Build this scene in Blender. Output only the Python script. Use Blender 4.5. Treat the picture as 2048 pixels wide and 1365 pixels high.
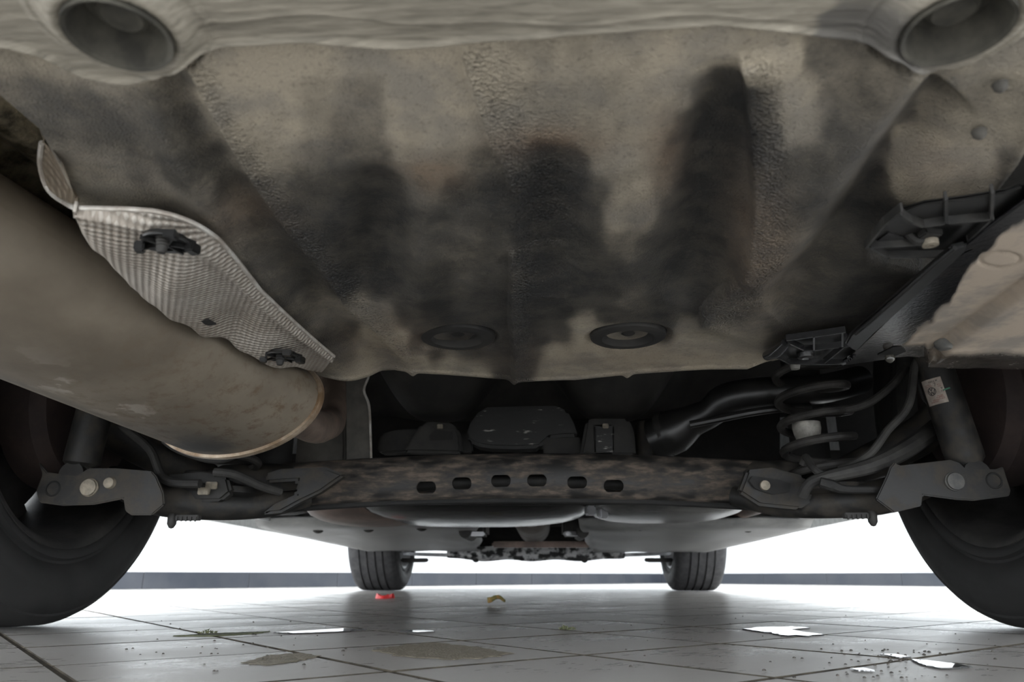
import bpy, bmesh, math, random
import numpy as np
from mathutils import Vector, Matrix

# ------------------------------------------------------------------ camera, sky, light, exposure
SC = bpy.context.scene
for o in list(bpy.data.objects):
    bpy.data.objects.remove(o)
COL = SC.collection
random.seed(7)
RNG = np.random.RandomState(7)

CAM_H, FOC, PITCH, CAM_X, VPX = 0.0685, 1479.0, 0.3077, 0.037, 1088.0
YAW = math.atan((VPX - 1024) / (FOC / math.cos(PITCH)))
_f0 = np.array([-math.sin(YAW), math.cos(YAW), 0.0])
_r = np.array([math.cos(YAW), math.sin(YAW), 0.0])
_z = np.array([0, 0, 1.0])
_f = _f0 * math.cos(PITCH) + _z * math.sin(PITCH)
_u = -_f0 * math.sin(PITCH) + _z * math.cos(PITCH)
_C = np.array([CAM_X, 0.0, CAM_H])

cam_data = bpy.data.cameras.new('camera')
cam = bpy.data.objects.new('camera', cam_data)
COL.objects.link(cam)
cam_data.sensor_width = 36.0
cam_data.lens = FOC / 2048 * 36.0
cam_data.clip_start = 0.01
cam_data.clip_end = 200
cam_data.dof.use_dof = True
cam_data.dof.focus_distance = 0.75
cam_data.dof.aperture_fstop = 11.0
cam.matrix_world = Matrix(((_r[0], _u[0], -_f[0], _C[0]), (_r[1], _u[1], -_f[1], _C[1]), (_r[2], _u[2], -_f[2], _C[2]), (0, 0, 0, 1)))
SC.camera = cam

world = bpy.data.worlds.new('overcast_sky')
SC.world = world
world.use_nodes = True
_bg = world.node_tree.nodes['Background']
_bg.inputs['Color'].default_value = (0.92, 0.96, 1.0, 1)
_bg.inputs['Strength'].default_value = 3.0

SC.view_settings.view_transform = 'Standard'
SC.view_settings.look = 'None'
SC.view_settings.gamma = 1.0
SC.view_settings.use_curve_mapping = False
SC.view_settings.exposure = 1.7


# ------------------------------------------------------------------ measuring: a picture point and one known coordinate give a place
def ray(x, y):
    return _f + _r * (x - 1024) / FOC + _u * (682.5 - y) / FOC


def atz(x, y, z):
    d = ray(x, y)
    return _C + d * ((z - _C[2]) / d[2])


def aty(x, y, Y):
    d = ray(x, y)
    return _C + d * (Y / d[1])


def proj(X, Y, Z):
    px, py, pz = X - _C[0], Y - _C[1], Z - _C[2]
    d = px * _f[0] + py * _f[1] + pz * _f[2]
    a = px * _r[0] + py * _r[1] + pz * _r[2]
    b = px * _u[0] + py * _u[1] + pz * _u[2]
    return 1024 + FOC * a / d, 682.5 - FOC * b / d


# ------------------------------------------------------------------ node materials
def NT(name):
    m = bpy.data.materials.new(name)
    m.use_nodes = True
    nt = m.node_tree
    return m, nt, nt.nodes['Principled BSDF']


def nd(nt, kind, **kw):
    n = nt.nodes.new(kind)
    for k, v in kw.items():
        setattr(n, k, v)
    return n


def noise(nt, scale, detail=4.0, rough=0.55, stretch=None, coord='Object', dist=0.0):
    tc = nd(nt, 'ShaderNodeTexCoord')
    n = nd(nt, 'ShaderNodeTexNoise')
    n.inputs['Scale'].default_value = scale
    n.inputs['Detail'].default_value = detail
    n.inputs['Roughness'].default_value = rough
    n.inputs['Distortion'].default_value = dist
    if stretch:
        mp = nd(nt, 'ShaderNodeMapping')
        mp.inputs['Scale'].default_value = stretch
        nt.links.new(tc.outputs[coord], mp.inputs['Vector'])
        nt.links.new(mp.outputs['Vector'], n.inputs['Vector'])
    else:
        nt.links.new(tc.outputs[coord], n.inputs['Vector'])
    return n.outputs['Fac']


def ramp(nt, fac, stops):
    r = nd(nt, 'ShaderNodeValToRGB')
    el = r.color_ramp.elements
    while len(el) < len(stops):
        el.new(0.5)
    for e, (p, c) in zip(el, stops):
        e.position = p
        e.color = (*c, 1) if len(c) == 3 else c
    nt.links.new(fac, r.inputs['Fac'])
    return r.outputs['Color']


def mix(nt, a, b, fac, mode='MIX'):
    n = nd(nt, 'ShaderNodeMix', data_type='RGBA', blend_type=mode)
    for sock, v in ((n.inputs['Factor'], fac), (n.inputs['A'], a), (n.inputs['B'], b)):
        if isinstance(v, (int, float)):
            sock.default_value = v
        elif isinstance(v, tuple):
            sock.default_value = (*v, 1)
        else:
            nt.links.new(v, sock)
    return n.outputs['Result']


def mth(nt, op, a, b=None, c=None):
    n = nd(nt, 'ShaderNodeMath', operation=op)
    for i, v in enumerate((a, b, c)):
        if v is None:
            continue
        if isinstance(v, (int, float)):
            n.inputs[i].default_value = v
        else:
            nt.links.new(v, n.inputs[i])
    return n.outputs[0]


def bump(nt, bsdf, h, strength=0.4, dist=0.002):
    b = nd(nt, 'ShaderNodeBump')
    b.inputs['Distance'].default_value = dist
    if isinstance(strength, (int, float)):
        b.inputs['Strength'].default_value = strength
    else:
        nt.links.new(strength, b.inputs['Strength'])
    nt.links.new(h, b.inputs['Height'])
    nt.links.new(b.outputs['Normal'], bsdf.inputs['Normal'])


def grime(name, c1, c2, scale=20, lo=0.4, hi=0.65, rough=0.6, rough2=None, metal=0.0, bscale=200, bstr=0.25, bdist=0.001, stretch=None, spec=0.5, c3=None):
    m, nt, b = NT(name)
    n1 = noise(nt, scale, 6, 0.62, stretch)
    stops = [(lo, c1), (hi, c2)]
    if c3:
        stops.append((min(0.98, hi + 0.10), c3))
    nt.links.new(ramp(nt, n1, stops), b.inputs['Base Color'])
    b.inputs['Metallic'].default_value = metal
    b.inputs['Specular IOR Level'].default_value = spec
    if rough2 is None:
        b.inputs['Roughness'].default_value = rough
    else:
        rr = ramp(nt, n1, [(lo, (rough,) * 3), (hi, (rough2,) * 3)])
        nt.links.new(rr, b.inputs['Roughness'])
    if bstr:
        bump(nt, b, noise(nt, bscale, 3, 0.6, stretch), bstr, bdist)
    return m


def plain(name, c, rough=0.5, metal=0.0, spec=0.5):
    m, nt, b = NT(name)
    n1 = noise(nt, 60, 3)
    nt.links.new(ramp(nt, n1, [(0.3, tuple(x * 0.85 for x in c)), (0.7, tuple(min(1, x * 1.12) for x in c))]), b.inputs['Base Color'])
    b.inputs['Roughness'].default_value = rough
    b.inputs['Metallic'].default_value = metal
    b.inputs['Specular IOR Level'].default_value = spec
    return m


# the stained floor pan: 'stain' carries dustiness with some painted shade (R), brown dirt (G) and coarse sealant (B)
def stained(name, dark, tan, brown, gran=800, bstr=0.9, bdist=0.0022, r_dark=0.5, r_tan=0.85, pits=0.35):
    m, nt, b = NT(name)
    at = nd(nt, 'ShaderNodeAttribute', attribute_name='stain')
    sp = nd(nt, 'ShaderNodeSeparateColor')
    nt.links.new(at.outputs['Color'], sp.inputs['Color'])
    fine = noise(nt, 260, 5, 0.7)
    mid = noise(nt, 55, 5, 0.6)
    big = noise(nt, 14, 4, 0.6)
    v = mth(nt, 'ADD', sp.outputs['Red'], mth(nt, 'MULTIPLY', mth(nt, 'SUBTRACT', fine, 0.5), 0.22))
    v = mth(nt, 'ADD', v, mth(nt, 'MULTIPLY', mth(nt, 'SUBTRACT', mid, 0.5), 0.30))
    v = mth(nt, 'ADD', v, mth(nt, 'MULTIPLY', mth(nt, 'SUBTRACT', big, 0.5), 0.20))
    c = ramp(nt, v, [(0.02, dark), (0.16, tuple(0.85 * d + 0.15 * t for d, t in zip(dark, tan))), (0.34, tuple(0.5 * d + 0.5 * t for d, t in zip(dark, tan))), (0.62, tan)])
    grey = ramp(nt, noise(nt, 21, 4, 0.6), [(0.46, (0, 0, 0)), (0.60, (1, 1, 1))])
    c = mix(nt, c, (0.175, 0.17, 0.165), mth(nt, 'MULTIPLY', grey, mth(nt, 'MULTIPLY', sp.outputs['Red'], 0.75)))
    c = mix(nt, c, brown, mth(nt, 'MULTIPLY', sp.outputs['Green'], mth(nt, 'MULTIPLY', mid, 1.15)))
    speck = ramp(nt, noise(nt, 150, 2, 0.5), [(0.70, (0, 0, 0)), (0.76, (1, 1, 1))])
    c = mix(nt, c, (0.40, 0.34, 0.25), mth(nt, 'MULTIPLY', speck, mth(nt, 'MULTIPLY', sp.outputs['Red'], 0.45)))
    pit = ramp(nt, noise(nt, 430, 3, 0.6), [(0.30, (1, 1, 1)), (0.44, (0, 0, 0))])
    c = mix(nt, c, dark, mth(nt, 'MULTIPLY', pit, mth(nt, 'ADD', pits, mth(nt, 'MULTIPLY', sp.outputs['Blue'], 0.5))))
    nt.links.new(c, b.inputs['Base Color'])
    rr = ramp(nt, v, [(0.1, (r_dark,) * 3), (0.5, (r_tan,) * 3)])
    nt.links.new(rr, b.inputs['Roughness'])
    g1 = noise(nt, gran, 3, 0.6)
    vor = nd(nt, 'ShaderNodeTexVoronoi')
    vor.inputs['Scale'].default_value = 520
    tc = nd(nt, 'ShaderNodeTexCoord')
    nt.links.new(tc.outputs['Object'], vor.inputs['Vector'])
    h = mth(nt, 'ADD', g1, mth(nt, 'MULTIPLY', vor.outputs['Distance'], mth(nt, 'MULTIPLY', sp.outputs['Blue'], 2.2)))
    bump(nt, b, h, bstr, bdist)
    return m


MAT = {}
MAT['pan'] = stained('underseal_with_dust', (0.0115, 0.011, 0.0105), (0.43, 0.375, 0.29), (0.20, 0.13, 0.08))
MAT['liner'] = stained('dusty_black_plastic', (0.006, 0.006, 0.007), (0.42, 0.35, 0.28), (0.20, 0.15, 0.105), gran=300, bstr=0.05, r_dark=0.14, r_tan=0.9, pits=0.05)
MAT['black_plastic'] = grime('black_plastic', (0.006, 0.006, 0.006), (0.018, 0.017, 0.016), 30, rough=0.32, bscale=90, bstr=0.12)
MAT['grey_plastic'] = grime('dusty_grey_plastic', (0.045, 0.045, 0.045), (0.12, 0.115, 0.10), 40, rough=0.6)
MAT['olive'] = grime('olive_rubber_plug', (0.032, 0.030, 0.024), (0.075, 0.070, 0.055), 60, rough=0.75)
MAT['bolt'] = grime('dusty_bolt', (0.16, 0.14, 0.11), (0.30, 0.26, 0.20), 80, rough=0.6, metal=0.2)
MAT['beam'] = grime('beam_paint_with_dust', (0.014, 0.013, 0.012), (0.062, 0.051, 0.042), 38, 0.42, 0.54, rough=0.55, rough2=0.85, stretch=(0.7, 2.0, 2.4), bscale=120, bstr=0.2, c3=(0.125, 0.098, 0.076))
MAT['arm'] = grime('dusty_axle_paint', (0.009, 0.0085, 0.0077), (0.041, 0.035, 0.028), 42, 0.45, 0.62, rough=0.6, rough2=0.85, bscale=160, bstr=0.25)
MAT['dark'] = grime('dark_underseal', (0.010, 0.0095, 0.009), (0.027, 0.025, 0.022), 18, rough=0.7, bscale=150, bstr=0.3)
MAT['pitch'] = grime('shadowed_black_paint', (0.006, 0.006, 0.006), (0.014, 0.013, 0.012), 15, rough=0.8)  # near-black for dark parts, and for plates painted as the shade in openings
MAT['rubber'] = grime('tyre_rubber', (0.011, 0.0108, 0.0105), (0.02, 0.0192, 0.0185), 25, rough=0.7, rough2=0.85, bscale=260, bstr=0.12)
MAT['tread'] = grime('tyre_tread_rubber', (0.02, 0.02, 0.022), (0.045, 0.044, 0.045), 35, rough=0.65, bscale=200, bstr=0.2)
MAT['alloy'] = grime('dirty_alloy', (0.018, 0.0175, 0.017), (0.05, 0.047, 0.043), 16, rough=0.62, metal=0.0)
MAT['bright_alloy'] = grime('silver_alloy', (0.4, 0.4, 0.41), (0.6, 0.6, 0.62), 16, rough=0.3, metal=0.7)
MAT['drum'] = grime('rusty_drum', (0.022, 0.014, 0.013), (0.04, 0.026, 0.022), 20, rough=0.8)
MAT['shield'] = None
MAT['pipe'] = grime('brownish_steel', (0.10, 0.075, 0.06), (0.19, 0.14, 0.11), 25, rough=0.6, metal=0.2)
MAT['tunnel'] = grime('dull_aluminium', (0.075, 0.07, 0.062), (0.12, 0.11, 0.095), 22, rough=0.7, metal=0.15, bscale=120, bstr=0.2)
MAT['tray'] = grime('grey_undertray_plastic', (0.17, 0.17, 0.17), (0.32, 0.32, 0.31), 9, 0.35, 0.7, rough=0.4, rough2=0.6, bscale=60, bstr=0.15)
MAT['gloss'] = grime('wet_black_plastic', (0.012, 0.012, 0.013), (0.03, 0.03, 0.03), 12, rough=0.16, bscale=9, bstr=0.25, bdist=0.01)
MAT['greygloss'] = grime('wet_grey_plastic', (0.10, 0.10, 0.10), (0.18, 0.175, 0.165), 10, rough=0.25, bscale=9, bstr=0.2, bdist=0.01)
MAT['tanmetal'] = grime('rust_tinted_plate', (0.13, 0.095, 0.08), (0.24, 0.17, 0.14), 12, rough=0.5)
MAT['subframe'] = grime('dirty_white_subframe', (0.03, 0.03, 0.03), (0.55, 0.55, 0.55), 26, 0.46, 0.56, rough=0.35)
MAT['steelarm'] = grime('pale_control_arm', (0.16, 0.16, 0.165), (0.34, 0.34, 0.35), 20, rough=0.4, metal=0.3)
MAT['paint'] = plain('white_car_paint', (0.72, 0.74, 0.74), 0.25)
MAT['glass'] = plain('dark_window_glass', (0.02, 0.022, 0.024), 0.05)
MAT['white_rubber'] = grime('dusty_white_plastic', (0.22, 0.21, 0.19), (0.42, 0.40, 0.36), 60, rough=0.6)
MAT['spring'] = grime('dusty_spring_steel', (0.016, 0.015, 0.014), (0.05, 0.046, 0.042), 45, rough=0.6, rough2=0.85)
MAT['hose'] = grime('black_hose_rubber', (0.010, 0.010, 0.010), (0.022, 0.021, 0.02), 25, rough=0.38, bscale=80, bstr=0.15)
MAT['cable'] = grime('dusty_cable_sheath', (0.022, 0.021, 0.02), (0.045, 0.043, 0.039), 40, rough=0.75)
MAT['scuffed'] = grime('scuffed_black_cover', (0.009, 0.009, 0.0085), (0.014, 0.0135, 0.013), 36, 0.50, 0.62, rough=0.55, stretch=(1, 1, 5), c3=(0.55, 0.52, 0.48))
MAT['label'] = grime('old_paper_label', (0.30, 0.25, 0.215), (0.44, 0.38, 0.33), 90, rough=0.8, bstr=0)
MAT['ink'] = plain('faded_black_ink', (0.05, 0.045, 0.045), 0.8)
MAT['red_ink'] = plain('faded_red_ink', (0.22, 0.09, 0.075), 0.8)
MAT['green_ink'] = plain('green_marker', (0.05, 0.19, 0.12), 0.6)


def mat_lip():
    m, nt, b = NT('brushed_seam_sealant')
    s = noise(nt, 55, 6, 0.65, (0.9, 9, 3), dist=0.6)
    big = noise(nt, 11, 4, 0.6)
    at = nd(nt, 'ShaderNodeAttribute', attribute_name='stain')
    sp = nd(nt, 'ShaderNodeSeparateColor')
    nt.links.new(at.outputs['Color'], sp.inputs['Color'])
    c = ramp(nt, mth(nt, 'ADD', mth(nt, 'MULTIPLY', s, 0.75), mth(nt, 'MULTIPLY', big, 0.25)), [(0.36, (0.16, 0.144, 0.116)), (0.5, (0.265, 0.24, 0.195)), (0.66, (0.37, 0.335, 0.275))])
    c = mix(nt, c, (0.05, 0.05, 0.052), sp.outputs['Green'])
    speck = ramp(nt, noise(nt, 90, 2, 0.5), [(0.72, (0, 0, 0)), (0.78, (1, 1, 1))])
    c = mix(nt, c, (0.45, 0.38, 0.27), mth(nt, 'MULTIPLY', speck, 0.5))
    nt.links.new(c, b.inputs['Base Color'])
    b.inputs['Roughness'].default_value = 0.6
    bump(nt, b, s, 0.5, 0.0015)
    return m


MAT['lip'] = mat_lip()


def mat_muffler():
    m, nt, b = NT('aged_muffler_steel')
    at = nd(nt, 'ShaderNodeAttribute', attribute_name='stain')
    sp = nd(nt, 'ShaderNodeSeparateColor')
    nt.links.new(at.outputs['Color'], sp.inputs['Color'])
    big = noise(nt, 9, 5, 0.6)
    fine = noise(nt, 120, 5, 0.6)
    c = ramp(nt, big, [(0.32, (0.12, 0.098, 0.073)), (0.55, (0.175, 0.148, 0.112)), (0.75, (0.225, 0.195, 0.15))])
    blotch = ramp(nt, noise(nt, 26, 4, 0.55), [(0.56, (0, 0, 0)), (0.60, (1, 1, 1))])
    c = mix(nt, c, (0.36, 0.325, 0.28), mth(nt, 'MULTIPLY', blotch, mth(nt, 'MULTIPLY', sp.outputs['Blue'], 0.75)))
    rust = ramp(nt, noise(nt, 75, 6, 0.7), [(0.50, (0, 0, 0)), (0.64, (1, 1, 1))])
    c = mix(nt, c, (0.10, 0.065, 0.035), mth(nt, 'MULTIPLY', rust, sp.outputs['Red']))
    c = mix(nt, c, (0.028, 0.027, 0.027), mth(nt, 'MULTIPLY', sp.outputs['Green'], ramp(nt, noise(nt, 18, 5, 0.6), [(0.30, (0.2,) * 3), (0.52, (1, 1, 1))])))
    nt.links.new(c, b.inputs['Base Color'])
    b.inputs['Roughness'].default_value = 0.62
    b.inputs['Metallic'].default_value = 0.12
    bump(nt, b, fine, 0.12, 0.001)
    return m


MAT['muffler'] = mat_muffler()


def mat_shield(name='embossed_aluminium', k=1.0):
    m, nt, b = NT(name)
    uv = nd(nt, 'ShaderNodeTexCoord')
    spx = nd(nt, 'ShaderNodeSeparateXYZ')
    nt.links.new(uv.outputs['UV'], spx.inputs[0])
    a = mth(nt, 'SINE', mth(nt, 'MULTIPLY', spx.outputs['X'], 2 * math.pi))
    c_ = mth(nt, 'SINE', mth(nt, 'MULTIPLY', spx.outputs['Y'], 2 * math.pi))
    h = mth(nt, 'MULTIPLY', a, c_)
    n1 = noise(nt, 30, 5, 0.6)
    n2 = noise(nt, 9, 3, 0.5)
    c = ramp(nt, mth(nt, 'ADD', mth(nt, 'MULTIPLY', n1, 0.5), mth(nt, 'MULTIPLY', n2, 0.5)), [(0.3, (0.31 * k, 0.27 * k ** 1.1, 0.23 * k ** 1.3)), (0.52, (0.46 * k, 0.425 * k ** 1.1, 0.38 * k ** 1.3)), (0.7, (0.58 * k, 0.55 * k ** 1.1, 0.51 * k ** 1.3))])
    c = mix(nt, c, (0.17, 0.13, 0.095), ramp(nt, h, [(0.10, (0.45,) * 3), (0.45, (0.0,) * 3)]))
    nt.links.new(c, b.inputs['Base Color'])
    b.inputs['Metallic'].default_value = 0.25
    b.inputs['Roughness'].default_value = 0.55
    bump(nt, b, h, 0.7, 0.0012)
    return m


MAT['shield'] = mat_shield()
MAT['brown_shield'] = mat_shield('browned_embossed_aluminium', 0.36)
MAT['gold_shield'] = grime('dark_embossed_foil', (0.05, 0.044, 0.03), (0.26, 0.22, 0.15), 60, rough=0.35, metal=0.5, bscale=160, bstr=0.5, bdist=0.002)


def mat_tile():
    m, nt, b = NT('grey_floor_tile')
    s = noise(nt, 7, 6, 0.62, coord='Object')
    s2 = noise(nt, 34, 6, 0.65, (1, 3.2, 1))
    oi = nd(nt, 'ShaderNodeObjectInfo')
    v = mth(nt, 'ADD', mth(nt, 'MULTIPLY', s, 0.55), mth(nt, 'MULTIPLY', s2, 0.45))
    v = mth(nt, 'ADD', v, mth(nt, 'MULTIPLY', mth(nt, 'SUBTRACT', oi.outputs['Random'], 0.5), 0.07))
    c = ramp(nt, v, [(0.30, (0.24, 0.228, 0.212)), (0.52, (0.33, 0.318, 0.302)), (0.72, (0.38, 0.372, 0.358))])
    dirt = ramp(nt, noise(nt, 95, 5, 0.7), [(0.66, (0, 0, 0)), (0.72, (1, 1, 1))])
    c = mix(nt, c, (0.09, 0.08, 0.065), mth(nt, 'MULTIPLY', dirt, 0.5))
    nt.links.new(c, b.inputs['Base Color'])
    rr = ramp(nt, v, [(0.32, (0.22,) * 3), (0.68, (0.40,) * 3)])
    nt.links.new(rr, b.inputs['Roughness'])
    b.inputs['Specular IOR Level'].default_value = 0.40
    bump(nt, b, noise(nt, 120, 4, 0.6), 0.06, 0.0006)
    return m


MAT['tile'] = mat_tile()
MAT['grout'] = grime('dark_grout', (0.03, 0.027, 0.023), (0.075, 0.065, 0.05), 30, rough=0.95, spec=0.05)
MAT['wall'] = grime('white_wall_paint', (0.50, 0.515, 0.52), (0.56, 0.57, 0.57), 3, rough=0.7, bstr=0.05)
MAT['skirting'] = grime('slate_grey_skirting_tile', (0.022, 0.026, 0.034), (0.034, 0.037, 0.044), 5, rough=0.3, bstr=0.05)


def mat_water():
    m, nt, b = NT('still_water')
    n1 = noise(nt, 30, 2)
    nt.links.new(ramp(nt, n1, [(0.3, (0.06, 0.06, 0.06)), (0.7, (0.08, 0.08, 0.08))]), b.inputs['Base Color'])
    b.inputs['Roughness'].default_value = 0.015
    b.inputs['IOR'].default_value = 1.5
    b.inputs['Specular IOR Level'].default_value = 1.0
    return m


MAT['water'] = mat_water()
MAT['mud'] = grime('wet_brown_grit', (0.13, 0.115, 0.085), (0.23, 0.20, 0.155), 130, rough=0.5, bscale=420, bstr=0.9, bdist=0.002)
MAT['red'] = plain('faded_red_plastic', (0.50, 0.022, 0.022), 0.4)
MAT['leaf'] = grime('withered_leaf', (0.10, 0.11, 0.03), (0.30, 0.16, 0.05), 120, rough=0.8)
MAT['moss'] = grime('dull_moss', (0.05, 0.06, 0.03), (0.12, 0.12, 0.06), 200, rough=0.9)


# ------------------------------------------------------------------ mesh helpers
def link(name, verts, faces, material, parent=None, smooth=True, angle=35):
    me = bpy.data.meshes.new(name)
    me.from_pydata([tuple(map(float, v)) for v in verts], [], faces)
    me.validate()
    me.materials.append(material)
    fix_normals(me)
    finish(me, smooth, angle)
    o = bpy.data.objects.new(name, me)
    COL.objects.link(o)
    adopt(o, parent)
    return o


def fix_normals(me):
    bm = bmesh.new()
    bm.from_mesh(me)
    bmesh.ops.recalc_face_normals(bm, faces=bm.faces)
    bm.to_mesh(me)
    bm.free()


def finish(me, smooth=True, angle=35):
    if smooth:
        me.polygons.foreach_set('use_smooth', [True] * len(me.polygons))
        me.set_sharp_from_angle(angle=math.radians(angle))
    me.update()


def adopt(o, parent):
    if parent is None:
        return
    o.parent = parent
    p, w = parent, Matrix.Identity(4)
    while p is not None:
        w = Matrix.Translation(p.location) @ w if p.parent is None else w
        p = p.parent
    o.matrix_parent_inverse = w.inverted() if parent.parent is None else Matrix.Identity(4)


def tag(o, label=None, cat=None, group=None, kind=None):
    for k, v in (('label', label), ('category', cat), ('group', group), ('kind', kind)):
        if v:
            o[k] = v
    return o


class MB:
    """collects shapes that belong to one piece"""

    def __init__(self):
        self.v, self.f = [], []

    def add(self, v, f):
        n = len(self.v)
        self.v += [tuple(map(float, p)) for p in v]
        self.f += [tuple(i + n for i in q) for q in f]
        return self

    def box(self, c, s, rz=0.0, bev=0.0, rot=None):
        x, y, z = (k / 2 for k in s)
        R = rot if rot is not None else Matrix.Rotation(rz, 3, 'Z')
        if bev <= 0:
            v = [Vector((a * x, b * y, d * z)) for d in (-1, 1) for b in (-1, 1) for a in (-1, 1)]
            f = [(0, 2, 3, 1), (4, 5, 7, 6), (0, 1, 5, 4), (2, 6, 7, 3), (0, 4, 6, 2), (1, 3, 7, 5)]
        else:
            bm = bmesh.new()
            bmesh.ops.create_cube(bm, size=1)
            for q in bm.verts:
                q.co = Vector((q.co.x * s[0], q.co.y * s[1], q.co.z * s[2]))
            bmesh.ops.bevel(bm, geom=bm.edges[:], offset=bev, segments=2, affect='EDGES')
            v = [q.co.copy() for q in bm.verts]
            bm.verts.index_update()
            f = [tuple(q.index for q in p.verts) for p in bm.faces]
            bm.free()
        return self.add([R @ p + Vector(c) for p in v], f)

    def tube(self, path, rad, seg=14, sub=4, caps=True):
        P = [np.array(p, float) for p in path]
        R = [rad] * len(P) if isinstance(rad, (int, float)) else list(rad)
        if sub > 1 and len(P) > 2:
            Q, S = [], []
            for i in range(len(P) - 1):
                p0, p1, p2, p3 = P[max(i - 1, 0)], P[i], P[i + 1], P[min(i + 2, len(P) - 1)]
                for k in range(sub):
                    t = k / sub
                    Q.append(0.5 * (2 * p1 + (p2 - p0) * t + (2 * p0 - 5 * p1 + 4 * p2 - p3) * t * t + (3 * p1 - p0 - 3 * p2 + p3) * t ** 3))
                    S.append(R[i] * (1 - t) + R[i + 1] * t)
            Q.append(P[-1])
            S.append(R[-1])
            P, R = Q, S
        v, f = [], []
        ref = None
        for i, p in enumerate(P):
            t = P[min(i + 1, len(P) - 1)] - P[max(i - 1, 0)]
            t = t / (np.linalg.norm(t) + 1e-12)
            if ref is None:
                ref = np.array([0, 0, 1.0]) if abs(t[2]) < 0.9 else np.array([1.0, 0, 0])
            a = np.cross(t, ref)
            a /= np.linalg.norm(a)
            b = np.cross(a, t)
            ref = b
            for k in range(seg):
                w = 2 * math.pi * k / seg
                v.append(p + R[i] * (math.cos(w) * a + math.sin(w) * b))
        for i in range(len(P) - 1):
            for k in range(seg):
                k2 = (k + 1) % seg
                f.append((i * seg + k, i * seg + k2, (i + 1) * seg + k2, (i + 1) * seg + k))
        if caps:
            f.append(tuple(range(seg))[::-1])
            f.append(tuple((len(P) - 1) * seg + k for k in range(seg)))
        return self.add(v, f)

    def lathe(self, prof, c, axis='X', seg=48, closed=False):
        v, f = [], []
        n = len(prof)
        for k in range(seg):
            w = 2 * math.pi * k / seg
            for (h, r) in prof:
                if axis == 'X':
                    v.append((c[0] + h, c[1] + r * math.sin(w), c[2] + r * math.cos(w)))
                elif axis == 'Y':
                    v.append((c[0] + r * math.cos(w), c[1] + h, c[2] + r * math.sin(w)))
                else:
                    v.append((c[0] + r * math.cos(w), c[1] + r * math.sin(w), c[2] + h))
        for k in range(seg):
            k2 = (k + 1) % seg
            for i in range(n if closed else n - 1):
                j = (i + 1) % n
                f.append((k * n + i, k * n + j, k2 * n + j, k2 * n + i))
        return self.add(v, f)

    def slab(self, pts, off):
        """a flat outline with a real thickness: off is the vector from the near to the far face"""
        n = len(pts)
        off = np.array(off, float)
        v = [np.array(p, float) for p in pts] + [np.array(p, float) + off for p in pts]
        f = [tuple(range(n)), tuple(range(2 * n - 1, n - 1, -1))] + [(i, (i + 1) % n, (i + 1) % n + n, i + n) for i in range(n)]
        return self.add(v, f)

    def build(self, name, material, parent=None, smooth=True, angle=35, bevel=0.0, seg=2):
        o = link(name, self.v, self.f, material, parent, smooth, angle)
        if bevel > 0:
            bm = bmesh.new()
            bm.from_mesh(o.data)
            ed = [e for e in bm.edges if len(e.link_faces) == 2 and e.calc_face_angle(0) > 0.6]
            bmesh.ops.bevel(bm, geom=ed, offset=bevel, segments=seg, affect='EDGES', clamp_overlap=True)
            bm.to_mesh(o.data)
            bm.free()
            finish(o.data, smooth, angle)
        return o


def yslab(name, px, Y, t, material, parent, bevel=0.002, lean=0.0):
    """an upright plate whose near face stands at depth Y (leaning by lean per pixel of height is not used)"""
    m = MB()
    m.slab([aty(x, y, Y) for x, y in px], (0, t, 0))
    return m.build(name, material, parent, bevel=bevel)


def zslab(name, px, z, t, material, parent, bevel=0.0015):
    m = MB()
    m.slab([atz(x, y, z) for x, y in px], (0, 0, t))
    return m.build(name, material, parent, bevel=bevel)


def vnoise(x, y, seed=0):
    xi, yi = np.floor(x).astype(int), np.floor(y).astype(int)
    fx, fy = x - xi, y - yi
    fx, fy = fx * fx * (3 - 2 * fx), fy * fy * (3 - 2 * fy)

    def hh(a, b):
        q = np.sin(a * 127.1 + b * 311.7 + seed * 74.7) * 43758.5453
        return q - np.floor(q)
    return (hh(xi, yi) * (1 - fx) + hh(xi + 1, yi) * fx) * (1 - fy) + (hh(xi, yi + 1) * (1 - fx) + hh(xi + 1, yi + 1) * fx) * fy


def fbm(x, y, o=4, seed=0):
    s, a, t = 0, 1.0, 0
    for i in range(o):
        s = s + a * vnoise(x * 2 ** i, y * 2 ** i, seed + i)
        t += a
        a *= 0.5
    return s / t - 0.5


def poly_dist(px, py, pts):
    """signed distance to an open line (positive on its right-hand side going along it) and the place along it, 0..1"""
    best = np.full(px.shape, 1e9)
    sgn = np.zeros(px.shape)
    par = np.zeros(px.shape)
    L = [0]
    for a, b in zip(pts[:-1], pts[1:]):
        L.append(L[-1] + math.hypot(b[0] - a[0], b[1] - a[1]))
    for i, (a, b) in enumerate(zip(pts[:-1], pts[1:])):
        dx, dy = b[0] - a[0], b[1] - a[1]
        l2 = dx * dx + dy * dy
        t0 = ((px - a[0]) * dx + (py - a[1]) * dy) / l2
        t = np.clip(t0, 0, 1)
        d = np.hypot(px - a[0] - t * dx, py - a[1] - t * dy)
        s = np.sign((px - a[0]) * dy - (py - a[1]) * dx)
        k = d < best
        best = np.where(k, d, best)
        sgn = np.where(k, -s, sgn)
        par = np.where(k, (L[i] + t * (L[i + 1] - L[i])) / L[-1], par)
    return best * sgn, par


def sstep(d, w):
    t = np.clip(d / w * 0.5 + 0.5, 0, 1)
    return t * t * (3 - 2 * t)


def set_stain(me, rgb):
    a = me.color_attributes.new('stain', 'FLOAT_COLOR', 'POINT')
    c = np.ones((len(me.vertices), 4), np.float32)
    c[:, :3] = rgb
    a.data.foreach_set('color', c.ravel())


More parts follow.
